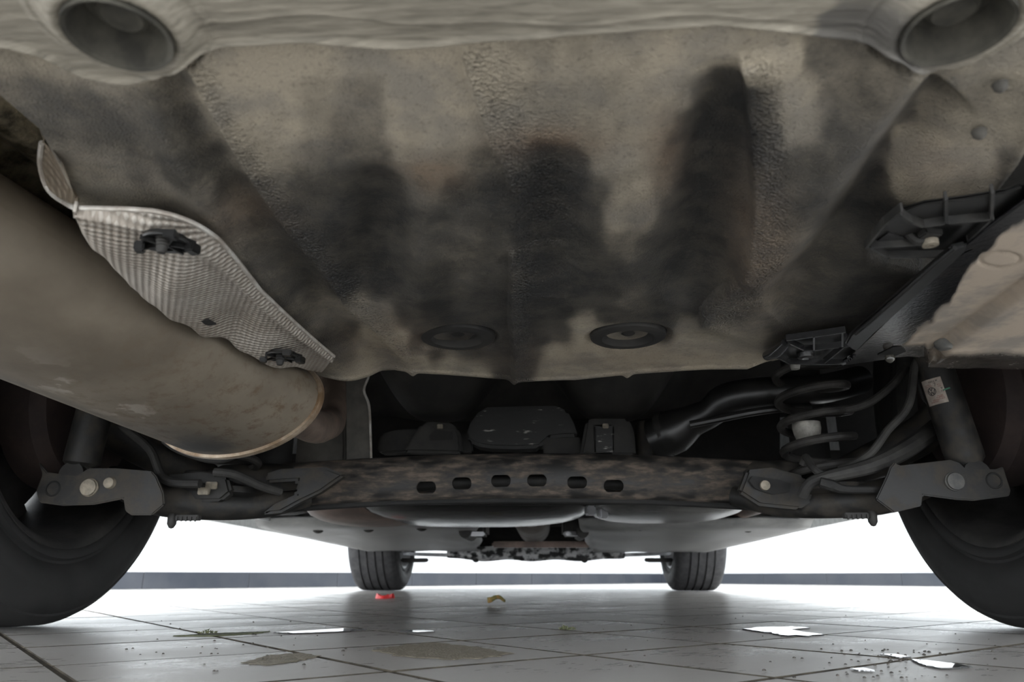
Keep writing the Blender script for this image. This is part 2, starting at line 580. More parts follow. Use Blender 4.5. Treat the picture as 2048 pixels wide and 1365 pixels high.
def grid_mesh(name, P, material, parent, angle=60, stain=None, uv=None):
    """P: rows x cols x 3"""
    nr, nc = P.shape[:2]
    me = bpy.data.meshes.new(name)
    idx = np.arange(nr * nc).reshape(nr, nc)
    q = np.stack([idx[:-1, :-1], idx[:-1, 1:], idx[1:, 1:], idx[1:, :-1]], -1).reshape(-1, 4)
    me.vertices.add(nr * nc)
    me.vertices.foreach_set('co', P.reshape(-1, 3).astype(np.float32).ravel())
    me.loops.add(q.size)
    me.loops.foreach_set('vertex_index', q.ravel().astype(np.int32))
    me.polygons.add(len(q))
    me.polygons.foreach_set('loop_start', np.arange(0, q.size, 4, dtype=np.int32))
    me.update(calc_edges=True)
    me.materials.append(material)
    me.polygons.foreach_set('use_smooth', [True] * len(q))
    if stain is not None:
        set_stain(me, stain.reshape(-1, 3))
    if uv is not None:
        l = me.uv_layers.new(name='UVMap')
        l.data.foreach_set('uv', uv.reshape(-1, 2)[q.ravel()].astype(np.float32).ravel())
    me.update()
    o = bpy.data.objects.new(name, me)
    COL.objects.link(o)
    adopt(o, parent)
    return o


def resample(pts, n):
    P = np.array(pts, float)
    s = np.concatenate([[0], np.cumsum(np.linalg.norm(np.diff(P, axis=0), axis=1))])
    t = np.linspace(0, s[-1], n)
    return np.stack([np.interp(t, s, P[:, k]) for k in range(P.shape[1])], 1)


# ================================================================== THE SETTING
TILE, T_ANG = 0.198, 0.6571 + YAW
_o = np.array([-5.3934, 9.3524]) * CAM_H
T_O = np.array([CAM_X + _o[0] * math.cos(YAW) - _o[1] * math.sin(YAW), _o[0] * math.sin(YAW) + _o[1] * math.cos(YAW)])
T_A = np.array([math.cos(T_ANG), math.sin(T_ANG)]) * TILE
T_B = np.array([math.sin(T_ANG), -math.cos(T_ANG)]) * TILE

m = MB()
m.box((0, 2.5, -0.0309), (24, 24, 0.06))
floor = tag(m.build('floor', MAT['grout'], None, smooth=False), kind='structure')


def tile_shape(s, gap=0.0042, h=0.0024, b=0.0012):
    e, i = (s - gap) / 2, (s - gap) / 2 - b
    v = [(x * e, y * e, -h) for x, y in ((-1, -1), (1, -1), (1, 1), (-1, 1))]
    v += [(x * e, y * e, -b * 0.8) for x, y in ((-1, -1), (1, -1), (1, 1), (-1, 1))]
    v += [(x * i, y * i, 0) for x, y in ((-1, -1), (1, -1), (1, 1), (-1, 1))]
    f = [(8, 9, 10, 11)]
    for k in range(4):
        j = (k + 1) % 4
        f += [(k, j, j + 4, k + 4), (k + 4, j + 4, j + 8, k + 8)]
    return v, f


tv, tf = tile_shape(TILE)
tile_me = None


def two_tone(me):
    me.materials.append(MAT['grout'])
    for p in me.polygons:
        p.material_index = 0 if abs(p.normal.z) > 0.98 else 1


cand = []
for i in range(-70, 71):
    for j in range(-70, 71):
        c = T_O + (i + 0.5) * T_A + (j + 0.5) * T_B
        cand.append((c[0], c[1], i, j))


def in_view(x, y):
    if y < 0.3:
        return False
    px, py = proj(np.array(x), np.array(y), np.array(0.0))
    return -120 < px < 2170 and py < 1480


def inside_room(x, y):
    # in front of both walls
    return (y < 5.60 + (x + 1.0) * 0.98 + 0.2) and (y < 6.12 - (x - 2.4) * 1.08 + 0.2) and -9 < x < 9 and -8 < y


near = sorted([c for c in cand if in_view(c[0], c[1])], key=lambda c: math.hypot(c[0] - CAM_X, c[1]))[:290]
nearset = {(c[2], c[3]) for c in near}
for c in near:
    if tile_me is None:
        o = link('tile', tv, tf, MAT['tile'], floor, smooth=False)
        tile_me = o.data
        two_tone(tile_me)
    else:
        o = bpy.data.objects.new('tile', tile_me)
        COL.objects.link(o)
        adopt(o, floor)
    o.location = (c[0], c[1], random.uniform(-0.0002, 0.0002))
    o.rotation_euler = (random.uniform(-0.001, 0.001), random.uniform(-0.001, 0.001), T_ANG)
mb = MB()
ca, sa = math.cos(T_ANG), math.sin(T_ANG)
for c in cand:
    if (c[2], c[3]) in nearset or not inside_room(c[0], c[1]):
        continue
    mb.add([(c[0] + x * ca - y * sa, c[1] + x * sa + y * ca, z) for x, y, z in tv], tf)
_tf = tag(mb.build('tile_field', MAT['tile'], floor, smooth=False), kind='stuff')
two_tone(_tf.data)

# two white walls meeting in a corner ahead of the car
CORNER = np.array([1.18, 7.62])


def wall(name, base, d, length, side):
    d = np.array(d) / np.linalg.norm(d)
    n = np.array([-d[1], d[0]])
    if n[1] < 0:
        n = -n
    a, b = base, base + d * length
    w = MB()
    w.slab([(a[0], a[1], 0), (b[0], b[1], 0), (b[0], b[1], 4.2), (a[0], a[1], 4.2)], (n[0] * 0.12, n[1] * 0.12, 0))
    tag(w.build(name, MAT['wall'], None, smooth=False), kind='structure')
    back = MB()
    k = -n * 0.006
    back.slab([(a[0] + k[0], a[1] + k[1], 0.0), (b[0] + k[0], b[1] + k[1], 0.0), (b[0] + k[0], b[1] + k[1], 0.084), (a[0] + k[0], a[1] + k[1], 0.084)], (n[0] * 0.005, n[1] * 0.005, 0))
    base_o = tag(back.build('baseboard_' + side, MAT['grout'], None, smooth=False), kind='structure')
    s, first = 0.02, None
    L = 0.60
    while s < length - 0.05:
        e = min(s + L - 0.003, length)
        p, q = a + d * s - n * 0.016, a + d * e - n * 0.016
        t = MB()
        t.slab([(p[0], p[1], 0.001), (q[0], q[1], 0.001), (q[0], q[1], 0.089), (p[0], p[1], 0.089)], (n[0] * 0.0095, n[1] * 0.0095, 0))
        t.build('skirting_tile', MAT['skirting'], base_o, smooth=False, bevel=0.001, seg=1)
        s += L


wall('wall_left', CORNER, (-2.9, -3.05), 9.0, 'left')
wall('wall_right', CORNER, (1.45, -2.0), 9.0, 'right')


def flat_patch(name, px, material, label, cat, kind=None, t=0.0006, z=0.0012, group=None, mid=None):
    P = [atz(x, y, z) for x, y in px]
    P = resample(P + [P[0]], 46)[:-1]
    cx, cy = P[:, 0].mean(), P[:, 1].mean()
    w = []
    for k, p in enumerate(P):
        d = np.array([p[0] - cx, p[1] - cy])
        s = 1 + 0.10 * math.sin(k * 2.1) * random.random() + random.uniform(-0.07, 0.05)
        w.append((cx + d[0] * s, cy + d[1] * s, z))
    mbp = MB()
    n = len(w)
    inner = [(cx + (p[0] - cx) * 0.97, cy + (p[1] - cy) * 0.97, z) for p in w]
    outer = [(p[0], p[1], 0.0003) for p in w]
    mbp.add(inner + outer, [tuple(range(n))] + [(i, i + n, (i + 1) % n + n, (i + 1) % n) for i in range(n)] + [tuple(range(2 * n - 1, n - 1, -1))])
    o = mbp.build(name, material, None, smooth=False)
    tag(o, label, cat, group, kind)
    return o


flat_patch('water_puddle', [(1484, 1258), (1520, 1254), (1590, 1253), (1622, 1256), (1582, 1259), (1600, 1263), (1655, 1270), (1610, 1272), (1560, 1271), (1540, 1266), (1500, 1261)], MAT['water'], 'bright torn-edged puddle of water on the tiles between the two right-hand wheels', 'puddle')
flat_patch('water_puddle', [(1820, 1318), (1850, 1320), (1915, 1328), (1950, 1334), (1880, 1337), (1845, 1330)], MAT['water'], 'puddle of water at a tile corner just in front of the right rear tyre', 'puddle')
flat_patch('water_puddle', [(1700, 1337), (1730, 1336), (1750, 1341), (1715, 1341)], MAT['water'], 'small sliver of water along a tile edge, nearest the bottom of the view', 'puddle')
flat_patch('water_puddle', [(1760, 1308), (1790, 1308), (1822, 1314), (1795, 1315)], MAT['water'], 'narrow strip of water beyond the tile corner by the right rear tyre', 'puddle')
flat_patch('water_puddle', [(548, 1265), (620, 1261), (690, 1257), (735, 1259), (690, 1263), (600, 1267)], MAT['water'], 'long thin puddle beside the mirrored dark band of the left front tyre', 'puddle')
flat_patch('water_puddle', [(795, 1263), (820, 1260), (850, 1260), (870, 1263), (835, 1265)], MAT['water'], 'short lens-shaped puddle under the middle of the car near the brown wet patch', 'puddle')
flat_patch('grit_patch', [(800, 1291), (870, 1285), (960, 1294), (1020, 1307), (985, 1316), (900, 1319), (800, 1312), (740, 1302)], MAT['mud'], 'brown wet grit washed onto one grey tile below the car', 'grit', kind='stuff', z=0.0009)
flat_patch('grit_patch', [(480, 1327), (540, 1310), (600, 1306), (640, 1312), (600, 1322), (540, 1330)], MAT['mud'], 'streak of brown grit at a tile crossing left of the middle', 'grit', kind='stuff', z=0.0007)
flat_patch('grit_patch', [(345, 1272), (420, 1267), (540, 1263), (520, 1266), (430, 1272)], MAT['moss'], 'thin dark line of dirt lying along a tile joint at left', 'grit', kind='stuff', z=0.0011)

# crumpled red plastic cap lying behind the left front tyre
p = atz(765, 1199, 0.0)
rad = 0.027
v, f = [], []
for k in range(26):
    w = 2 * math.pi * k / 26 * 0.9
    rr = rad * (1 + 0.10 * math.sin(3 * w) + 0.05 * math.sin(7 * w))
    hh = 0.013 + 0.004 * math.sin(2.2 * w + 1)
    for (s, h) in ((1.06, 0.001), (1.0, hh * 0.6), (0.93, hh), (0.86, hh * 0.9), (0.86, 0.004)):
        v.append((p[0] + rr * s * math.cos(w), p[1] + 0.03 + rr * s * math.sin(w), h))
for k in range(25):
    for i in range(4):
        f.append((k * 5 + i, k * 5 + i + 1, (k + 1) * 5 + i + 1, (k + 1) * 5 + i))
mb = MB().add(v, f)
mb.lathe([(0.001, 0.0), (0.001, rad * 0.9), (0.004, rad * 0.9), (0.0045, 0.0)], (p[0], p[1] + 0.03, 0), 'Z', 24)
tag(mb.build('plastic_cap', MAT['red'], None), 'crumpled red plastic cap lying on the tiles behind the left front tyre', 'cap')

# curled dead leaf
p = atz(992, 1211, 0.0)
N = 9
P = np.zeros((N, 7, 3))
for i in range(N):
    t = i / (N - 1) * 2 - 1
    wd = 0.011 * (1 - t * t) ** 0.6 + 0.001
    for j in range(7):
        s = j / 3 - 1
        P[i, j] = (p[0] + t * 0.021 + 0.002 * s, p[1] + 0.012 + s * wd * 1.1, 0.004 + 0.010 * s * s * (1 - 0.4 * t) + 0.005 * (1 + math.sin(3 * t + 1)))
lf = grid_mesh('dead_leaf', P, MAT['leaf'], None)
tag(lf, 'curled dead brown and green leaf lying on the tiles under the engine', 'leaf')


def tuft(px, py, r, label):
    c = atz(px, py, 0.0)
    mbt = MB()
    for k in range(26):
        a, q = random.uniform(0, 6.28), r * math.sqrt(random.random())
        x, y = c[0] + q * 1.5 * math.cos(a), c[1] + q * math.sin(a)
        h = random.uniform(0.3, 1) * r * 0.55 * (1.15 - q / r)
        mbt.tube([(x, y, 0.0004), (x + random.uniform(-1, 1) * r * 0.2, y + random.uniform(-1, 1) * r * 0.2, h * 0.6 + 0.001), (x + random.uniform(-1, 1) * r * 0.5, y, h + 0.0012)], [r * 0.10, r * 0.09, r * 0.03], 5, 1)
    tag(mbt.build('moss_tuft', MAT['moss'], None), label, 'moss')


tuft(414, 1267, 0.008, 'dull green moss tuft growing in the tile joint at left, near the left rear tyre')
tuft(1132, 1260, 0.009, 'dull green moss tuft growing in a tile joint under the middle of the car')

mb = MB()
for k in range(150):
    px, py = random.choice([(random.uniform(1180, 2000), random.uniform(1230, 1360)), (random.uniform(250, 700), random.uniform(1240, 1345)), (random.uniform(1640, 1900), random.uniform(1300, 1362))])
    c = atz(px, py, 0.0)
    s = random.uniform(0.0007, 0.0016)
    mb.lathe([(0.0002, 0.0), (0.0003, s * random.uniform(.8, 1.3)), (s * 0.8, s * 0.8), (s * 1.1, 0.0)], (c[0], c[1], 0), 'Z', 6)
tag(mb.build('floor_grit', grime('dark_grit', (0.02, 0.018, 0.016), (0.07, 0.06, 0.05), 300, rough=0.9), None), 'dark grains of grit strewn over the wet grey tiles', 'grit', kind='stuff')

# ================================================================== THE CAR
car = bpy.data.objects.new('car', None)
COL.objects.link(car)
car.location = (0, 2.4, 0)
car.empty_display_size = 0.3
tag(car, 'car parked over wet grey tiles, its dusty underside seen from behind', 'car')
AX_R, AX_F, TR = 1.075, 3.72, 0.316

# ------------------------------------------------ boot floor
ZF = 0.28
_edge = [(560, 742), (660, 746), (745, 752), (820, 747), (900, 753), (1025, 763), (1150, 762), (1255, 752), (1320, 748), (1400, 743), (1490, 742), (1540, 722), (1600, 712), (1700, 700)]
_ep = np.array([atz(x, y, ZF) for x, y in _edge])


def front_edge(X):
    return np.interp(X, _ep[:, 0], _ep[:, 1])


NC, NR = 900, 580
Xs = np.linspace(-0.43, 0.46, NC)
vs = np.linspace(0, 1, NR)
XX = np.repeat(Xs[None, :], NR, 0)
YF = np.repeat(front_edge(Xs)[None, :], NR, 0)
YY = 0.10 + (YF - 0.10) * (vs[:, None] ** 0.9)
PX, PY = proj(XX, YY, np.full_like(XX, ZF))
wx = PX + 26 * fbm(PX / 60, PY / 60, 3, 3)
wy = PY + 26 * fbm(PX / 60, PY / 60, 3, 11)

SEAM_L = [(365, 105), (430, 235), (500, 350), (560, 440), (625, 520), (690, 610), (760, 670), (830, 748)]
SEAM_R = [(1478, 105), (1494, 200), (1500, 300), (1503, 400), (1492, 500), (1465, 560), (1405, 618), (1386, 660)]
SEAM_C = [(922, 92), (936, 150), (960, 222), (980, 282), (1012, 335), (1026, 400)]
SEAM_M = [(1020, 500), (1022, 560), (1018, 620), (1024, 700), (1026, 770)]
VALLEY = [(1900, 170), (1860, 215), (1790, 310), (1700, 440), (1630, 530), (1540, 620)]
BORDER = [(-400, -30), (-60, 130), (0, 190), (80, 258), (130, 350), (165, 430), (300, 560), (420, 650), (560, 735), (640, 800)]
CH = [([(1105, 270), (1098, 420), (1088, 590)], 54, 0.0085, 0.0), ([(1478, 120), (1436, 300), (1408, 450), (1362, 610)], 66, 0.013, 0.0), ([(775, 320), (762, 450), (735, 600)], 62, 0.0095, 0.0)]

wob = 4 * fbm(PX / 14, PY / 14, 3, 5)
dL, tL = poly_dist(PX + wob, PY + wob, SEAM_L)
dR, tR = poly_dist(PX + wob, PY + wob, SEAM_R)
dC, tC = poly_dist(PX + wob * 0.5, PY, SEAM_C)
dM, tM = poly_dist(PX + wob * 0.5, PY, SEAM_M)
dV, tV = poly_dist(PX, PY, VALLEY)
dB, tB = poly_dist(PX, PY, BORDER)
# orient every distance so that + lies to the right of the line in the picture sense
dL, dR, dC, dM, dV, dB = (-d for d in (dL, dR, dC, dM, dV, dB))


def ends(t):
    return np.clip(t / 0.03, 0, 1) * np.clip((1 - t) / 0.05, 0, 1)


def gauss(d, c, w):
    return np.exp(-((d - c) / w) ** 2)


side_l = np.where((PY > 60) & (PY < 800), 1.0, 0.0)
g = np.zeros_like(XX)
g += -0.0048 * sstep(dL, 5) * np.exp(-np.clip(dL, 0, None) / 90) * ends(tL) - 0.0012 * gauss(dL, 14, 16) * ends(tL)
g += 0.006 * gauss(dL, -42, 34) * ends(tL) - 0.010 * gauss(dL, -100, 42) * np.clip(tL * 3, 0, 1) * ends(tL)
g += -0.0085 * sstep(dR, 5) * np.exp(-np.clip(dR, 0, None) / 110) * ends(tR)
g += -0.0034 * sstep(dC, 5) * np.exp(-np.clip(dC, 0, None) / 120) * ends(tC)
g += -0.0045 * sstep(dM, 5) * np.exp(-np.clip(dM, 0, None) / 80) * ends(tM)
for pts, hw, dep, _ in CH:
    d, t = poly_dist(PX, PY, pts)
    g += dep * np.exp(-(np.abs(d) / hw) ** 3) * np.clip(t * 5, 0.0, 1) * np.clip((1.0 - t) * 6, 0, 1)
g += -0.006 * np.exp(-((PX - 845) / 34) ** 2) * np.exp(-((PY - 540) / 130) ** 2)
g += -0.004 * np.exp(-((PX - 1235) / 60) ** 2) * np.exp(-((PY - 430) / 150) ** 2)
g += 0.012 * gauss(dV, 0, 46) * ends(tV) - 0.008 * gauss(dV, -85, 50) * ends(tV)
RIMR = [(1440, 850), (1530, 760), (1580, 730), (1700, 690), (1760, 640), (1830, 580), (1838, 540), (1790, 528), (1745, 514), (1738, 492), (1768, 448), (1800, 416), (1850, 402), (1930, 388), (1990, 368), (2030, 315), (2100, 200), (2300, -60)]
dRim, _tt = poly_dist(PX, PY, RIMR)
g += 0.0009 * np.clip(dRim - 2, 0, 160) - 0.002 * gauss(dRim, -8, 9) * (PX > 1730)
g += -0.00003 * np.clip(dV - 60, 0, 160) * np.clip((PY - 60) / 150, 0, 1) * np.clip((560 - PY) / 150, 0, 1) * (PX > 1500)
g += 0.00042 * np.clip(-dB, 0, 400) + 0.000001 * np.clip(-dB, 0, 400) ** 2
# lip along the front edge
dist_f = YF - YY
g += -0.0022 * sstep(0.022 - dist_f, 0.004) + 0.012 * np.exp(-dist_f / 0.006) * 0.5
# round recesses and drain seats
FLOOR_PASS = True
GROM = [((246, 26), 0.0272), ((1905, 14), 0.0272)]
for (x, y), R in GROM:
    c = atz(x, y, ZF)
    q = np.hypot(XX - c[0], YY - c[1])
    g += -0.0080 * np.exp(-((q - R * 0.84) / (R * 0.22)) ** 2) + 0.0095 * sstep(R * 0.63 - q, R * 0.05) + (0.03 * sstep(R * 1.12 - q, R * 0.05) if FLOOR_PASS else 0)
PLUG = [((915, 676), 0.0345), ((1256, 674), 0.0345)]
for (x, y), R in PLUG:
    c = atz(x, y, ZF)
    q = np.hypot(XX - c[0], YY - c[1])
    g += 0.0035 * sstep(R * 1.12 - q, R * 0.12)
for x in (832, 1025, 1252):
    c = atz(x, 757, ZF)
    g += -0.006 * np.exp(-((XX - c[0]) / 0.0045) ** 2) * np.exp(-dist_f / 0.012)
# coarse sealant beads
grit = np.clip(gauss(dL, 16, 26) * ends(tL) + np.where(dR > 0, 1, 0.1) * gauss(dR, 34, 34) * ends(tR) + np.where(dC > 0, 1, 0) * gauss(dC, 20, 60) * ends(tC) + np.where(dM > 0, 1, 0) * gauss(dM, 18, 22) * ends(tM) + gauss(PX, 1100, 80) * gauss(PY, 360, 150) * 0.6, 0, 1)
g += 0.0005 * grit * fbm(PX / 6, PY / 6, 2, 21) * 2 + 0.0009 * fbm(PX / 70, PY / 70, 3, 31)
ZZ = ZF + g

# sampled dusty and washed-dark patches; the right valley's shadow is painted in too
A = """
-80 60 .5;60 60 .55;120 120 .55;0 120 .45;100 120 .5;200 150 .5;300 140 .55;390 120 .75;470 120 .7;550 120 .72;620 110 .66;700 120 .6;780 110 .66;850 120 .72;910 120 .7;960 130 .68;1050 130 .5;1150 130 .5;1230 120 .5;1330 120 .66;1400 110 .66;1450 110 .66;1510 115 .62;1560 110 .74;1588 110 .74;1625 110 .2;1700 120 .24;1780 120 .26;1850 140 .3;1950 120 .45;2030 120 .5;
0 180 .36;80 190 .3;170 190 .3;300 195 .34;370 190 .36;420 190 .62;500 190 .6;570 195 .6;640 190 .46;700 190 .34;755 195 .3;800 195 .62;860 200 .68;930 200 .66;1000 210 .55;1070 190 .4;1150 190 .4;1220 190 .42;1280 190 .5;1330 190 .55;1370 195 .4;1395 190 .2;1450 180 .14;1495 190 .1;1545 190 .28;1590 190 .72;1612 190 .7;1650 190 .2;1740 190 .22;1820 190 .24;1880 190 .24;1960 200 .36;2040 200 .36;
90 240 .24;200 250 .2;300 260 .24;380 260 .26;440 250 .4;500 255 .56;570 255 .56;630 250 .4;690 250 .26;750 255 .26;800 260 .6;860 265 .64;930 265 .62;990 262 .5;1040 258 .4;1100 258 .34;1160 262 .38;1220 255 .46;1290 250 .5;1330 240 .34;1370 250 .13;1430 250 .08;1490 250 .06;1545 250 .15;1590 235 .52;1620 240 .5;1655 250 .18;1750 250 .18;1820 250 .16;1870 250 .3;1950 250 .36;2040 260 .34;
120 310 .42;200 320 .42;280 330 .34;360 330 .22;430 320 .16;480 310 .34;550 315 .42;620 310 .28;690 310 .2;760 310 .24;820 318 .42;860 340 .42;905 318 .3;960 316 .2;1010 310 .13;1080 308 .06;1150 315 .10;1200 312 .36;1260 300 .48;1310 300 .42;1345 305 .14;1400 310 .06;1480 310 .05;1550 310 .10;1620 310 .15;1700 310 .16;1770 310 .08;1830 315 .46;1890 310 .52;1960 310 .46;2030 310 .2;
150 370 .44;230 380 .42;320 380 .34;400 380 .24;470 370 .12;540 370 .22;610 370 .13;690 370 .09;760 370 .09;850 372 .24;920 370 .12;1000 370 .06;1090 370 .04;1160 370 .07;1200 370 .2;1240 370 .46;1290 370 .48;1325 370 .22;1370 370 .06;1450 370 .04;1530 370 .12;1600 370 .16;1680 370 .14;1750 370 .06;1815 365 .36;1880 370 .46;1960 360 .36;2030 350 .08;
330 430 .18;420 430 .3;480 430 .22;540 430 .12;620 430 .11;700 430 .06;770 430 .05;850 430 .11;930 430 .14;1000 430 .10;1060 430 .04;1130 430 .05;1190 430 .09;1232 430 .42;1290 430 .34;1330 430 .10;1400 430 .04;1470 430 .05;1530 430 .22;1590 430 .2;1660 430 .14;1730 430 .06;1800 430 .05;
450 490 .28;520 490 .16;600 490 .07;700 490 .05;770 490 .05;850 490 .12;930 490 .16;1000 490 .12;1060 490 .04;1130 490 .05;1190 490 .08;1240 480 .22;1300 490 .10;1400 490 .04;1460 490 .05;1520 490 .2;1600 490 .2;1680 490 .16;1750 490 .08;
530 560 .2;600 560 .12;680 560 .05;760 560 .05;850 560 .09;930 560 .14;1000 560 .10;1080 560 .04;1160 560 .06;1240 560 .08;1320 560 .06;1400 560 .05;1470 560 .10;1560 560 .2;1640 560 .16;1720 560 .08;
600 620 .2;660 625 .32;710 630 .42;765 635 .36;800 625 .08;870 620 .05;950 620 .08;1030 620 .06;1120 620 .05;1220 620 .08;1270 600 .16;1330 620 .07;1400 620 .08;1480 610 .2;1560 620 .22;1620 640 .1;1700 620 .05;
660 670 .16;705 668 .12;745 672 .46;785 675 .5;830 675 .08;915 675 .06;1000 670 .05;1070 670 .05;1125 670 .07;1165 668 .34;1205 678 .26;1260 670 .08;1330 665 .09;1375 665 .22;1440 660 .22;1500 670 .2;1580 670 .06;
690 710 .16;740 710 .34;790 712 .5;825 722 .44;870 710 .1;950 705 .08;1020 700 .07;1070 712 .12;1110 705 .34;1180 705 .46;1250 708 .4;1310 710 .4;1370 705 .42;1430 705 .38;1500 705 .32;1550 700 .16;
690 742 .34;760 744 .42;830 738 .48;890 735 .38;950 738 .28;1010 740 .14;1060 742 .12;1120 738 .4;1200 738 .48;1290 732 .46;1370 728 .46;1450 728 .42;1520 728 .4;
720 752 .4;800 752 .42;900 752 .3;960 756 .36;1030 760 .12;1100 756 .3;1180 756 .46;1260 750 .3;1350 745 .44;1450 742 .42
"""
An = np.array([[float(k) for k in s.split()] for s in A.replace('\n', '').split(';') if s.strip()])
_k = (An[:, 1] > 655) & (An[:, 2] >= 0.2)
An[_k, 2] *= 1.75  # painted lighter near the front edge to make up for dim light
_k = (An[:, 0] > 1800) & (An[:, 1] > 230) & (An[:, 2] > 0.28)
An[_k, 2] *= 1.35
_k = (An[:, 0] < 420) & (An[:, 1] > 165) & (An[:, 1] < 345)
An[_k, 2] *= 0.62


def idw(px, py, pts, s=30.0):
    num = np.zeros(px.shape)
    den = np.full(px.shape, 1e-12)
    for x, y, v in pts:
        d2 = (px - x) ** 2 + ((py - y) * 1.05) ** 2
        w = 1.0 / (d2 + s * s) ** 2.6
        num += w * v
        den += w
    return num / den


dust_shade = idw(wx, wy, An, 24)
dust_shade = dust_shade + 0.18 * dust_shade * fbm(PX / 40, PY / 40, 4, 41) * 2
brown = np.clip(gauss(PX, 860, 60) * gauss(PY, 345, 34) + gauss(PX, 1090, 110) * gauss(PY, 278, 30) + 0.7 * gauss(PX, 1330, 40) * gauss(PY, 300, 90) + 0.6 * gauss(PX, 1520, 60) * gauss(PY, 470, 120) + 0.5 * gauss(PX, 1880, 90) * gauss(PY, 340, 60) + 0.55 * gauss(PX, 780, 90) * gauss(PY, 690, 60) + 0.5 * gauss(PX, 1280, 260) * gauss(PY, 720, 40) + 0.5 * gauss(PX, 480, 90) * gauss(PY, 425, 40), 0, 1)
stain = np.stack([np.clip(dust_shade, 0, 1), brown, grit], -1)

# fold the front edge up into the well's front wall
rowsX, rowsY, rowsZ, rowsS = [XX], [YY], [ZZ], [stain]
for dy, dz in ((0.004, 0.006), (0.008, 0.03), (0.012, 0.08), (0.016, 0.14)):
    rowsX.append(XX[-1:])
    rowsY.append(YY[-1:] + dy)
    rowsZ.append(np.full((1, NC), ZF) + dz)
    rowsS.append(stain[-1:] * 0.5)
P = np.stack([np.concatenate(rowsX), np.concatenate(rowsY), np.concatenate(rowsZ)], -1)
trunk = grid_mesh('boot_floor', P, MAT['pan'], car, stain=np.concatenate(rowsS))

# brushed sealant band at the rear of the boot floor
LIP = [(-260, 240), (-100, 118), (0, 92), (90, 116), (170, 158), (255, 172), (325, 152), (372, 108), (440, 93), (520, 89), (600, 85), (690, 92), (780, 99), (870, 93), (950, 85), (1050, 78), (1150, 70), (1250, 63), (1340, 56), (1440, 50), (1500, 56), (1590, 64), (1640, 72), (1720, 80), (1785, 84), (1830, 118), (1890, 136), (1960, 116), (2040, 70), (2150, 40), (2300, 20)]
NL, ML = 760, 150
xs = np.linspace(-260, 2300, NL)
ed = np.interp(xs, [p[0] for p in LIP], [p[1] for p in LIP])
ed = np.convolve(np.pad(ed, 6, 'edge'), np.ones(13) / 13, 'valid')
ts = np.linspace(0, 1, ML)
lp = np.zeros((ML, NL, 3))
ls = np.zeros((ML, NL, 3))
for i, t in enumerate(ts):
    yy = ed - 900 * (0.25 * t + 0.75 * t * t)
    for j in range(NL):
        lp[i, j] = atz(xs[j], yy[j], ZF - 0.003)
    wave = 36 + 8 * np.sin(xs / 130) + 5 * np.sin(xs / 61 + 1)
    lp[i, :, 2] += -0.0016 * sstep(wave - yy, 5) * sstep(xs - 420, 60) * sstep(1560 - xs, 60) - 0.0013 * np.exp(-((yy - wave - 1) / 5) ** 2) * sstep(xs - 420, 60) * sstep(1560 - xs, 60) - 0.0024 * np.exp(-((ed - yy - 6) / 6) ** 2)
    lp[i, :, 2] += 0.0035 * np.exp(-(ed - yy) / 3.0)
    lp[i, :, 2] += 0.00045 * fbm(xs / 90, yy / 9, 3, 77) * 2
    ls[i, :, 1] = np.clip(sstep(xs - 1610 - 10 * np.sin(yy / 7) - 0.9 * (70 - yy), 14) * sstep(1860 - xs, 60) * sstep(yy + 6, 30), 0, 1) * 0.75
FLOOR_PASS = False
for (x, y), R in GROM:
    c = atz(x, y, ZF)
    q = np.hypot(lp[:, :, 0] - c[0], lp[:, :, 1] - c[1])
    lp[:, :, 2] += -0.0080 * np.exp(-((q - R * 0.84) / (R * 0.22)) ** 2) + 0.0095 * sstep(R * 0.63 - q, R * 0.05) + (0.03 * sstep(R * 1.12 - q, R * 0.05) if FLOOR_PASS else 0) - 0.0008 * np.exp(-((q - R * 1.22) / (R * 0.05)) ** 2)
lip = grid_mesh('sealant_band', lp, MAT['lip'], car, stain=ls)

for k, ((x, y), R) in enumerate(GROM):
    c = atz(x, y, ZF)
    mb = MB()
    mb.lathe([(-0.0080, R * 0.75), (-0.0122, R * 0.73), (-0.0112, R * 0.67), (-0.0005, R * 0.58), (0.0025, R * 0.53), (0.0027, R * 0.38), (-0.0012, R * 0.35), (-0.0026, R * 0.28), (-0.0018, R * 0.18), (-0.0026, R * 0.08), (-0.0028, 0.0)], (c[0], c[1], ZF), 'Z', 40)
    o = mb.build('body_plug', MAT['olive'], car)
for k, ((x, y), R) in enumerate(PLUG):
    c = atz(x, y, ZF)
    mb = MB()
    mb.lathe([(0.006, R * 1.05), (-0.0008, R), (-0.0022, R * 0.93), (-0.0022, R * 0.70), (0.0015, R * 0.62), (0.0035, R * 0.55), (0.0035, R * 0.2), (0.0015, R * 0.1), (0.001, 0)], (c[0], c[1], ZF), 'Z', 44)
    mb.build('drain_plug', MAT['dark'], car)

# small raised tab at the rear left and blisters at the rear right
for (x, y, s) in ((1960, 272, 0.003), (2002, 178, 0.0028)):
    c = atz(x, y, ZF - 0.006)
    mb = MB()
    mb.lathe([(s, s * 1.2), (0, s), (-s * 0.5, s * 0.5), (-s * 0.6, 0)], (c[0], c[1], ZF - 0.006), 'Z', 12)
    mb.build('underseal_drop', MAT['tunnel'], car)

# ------------------------------------------------ muffler
MC = np.array([-0.2866 + 0.0, 0.75, 0.2404])
MA, MBh, MPH, MT = 0.1032, 0.054, 0.3111, -0.1277
mn = np.array([math.sin(MPH) * math.cos(MT), math.cos(MPH) * math.cos(MT), math.sin(MT)])
mS = np.cross(mn, [0, 0, 1.0])
mS /= np.linalg.norm(mS)
mV = np.cross(mS, mn)


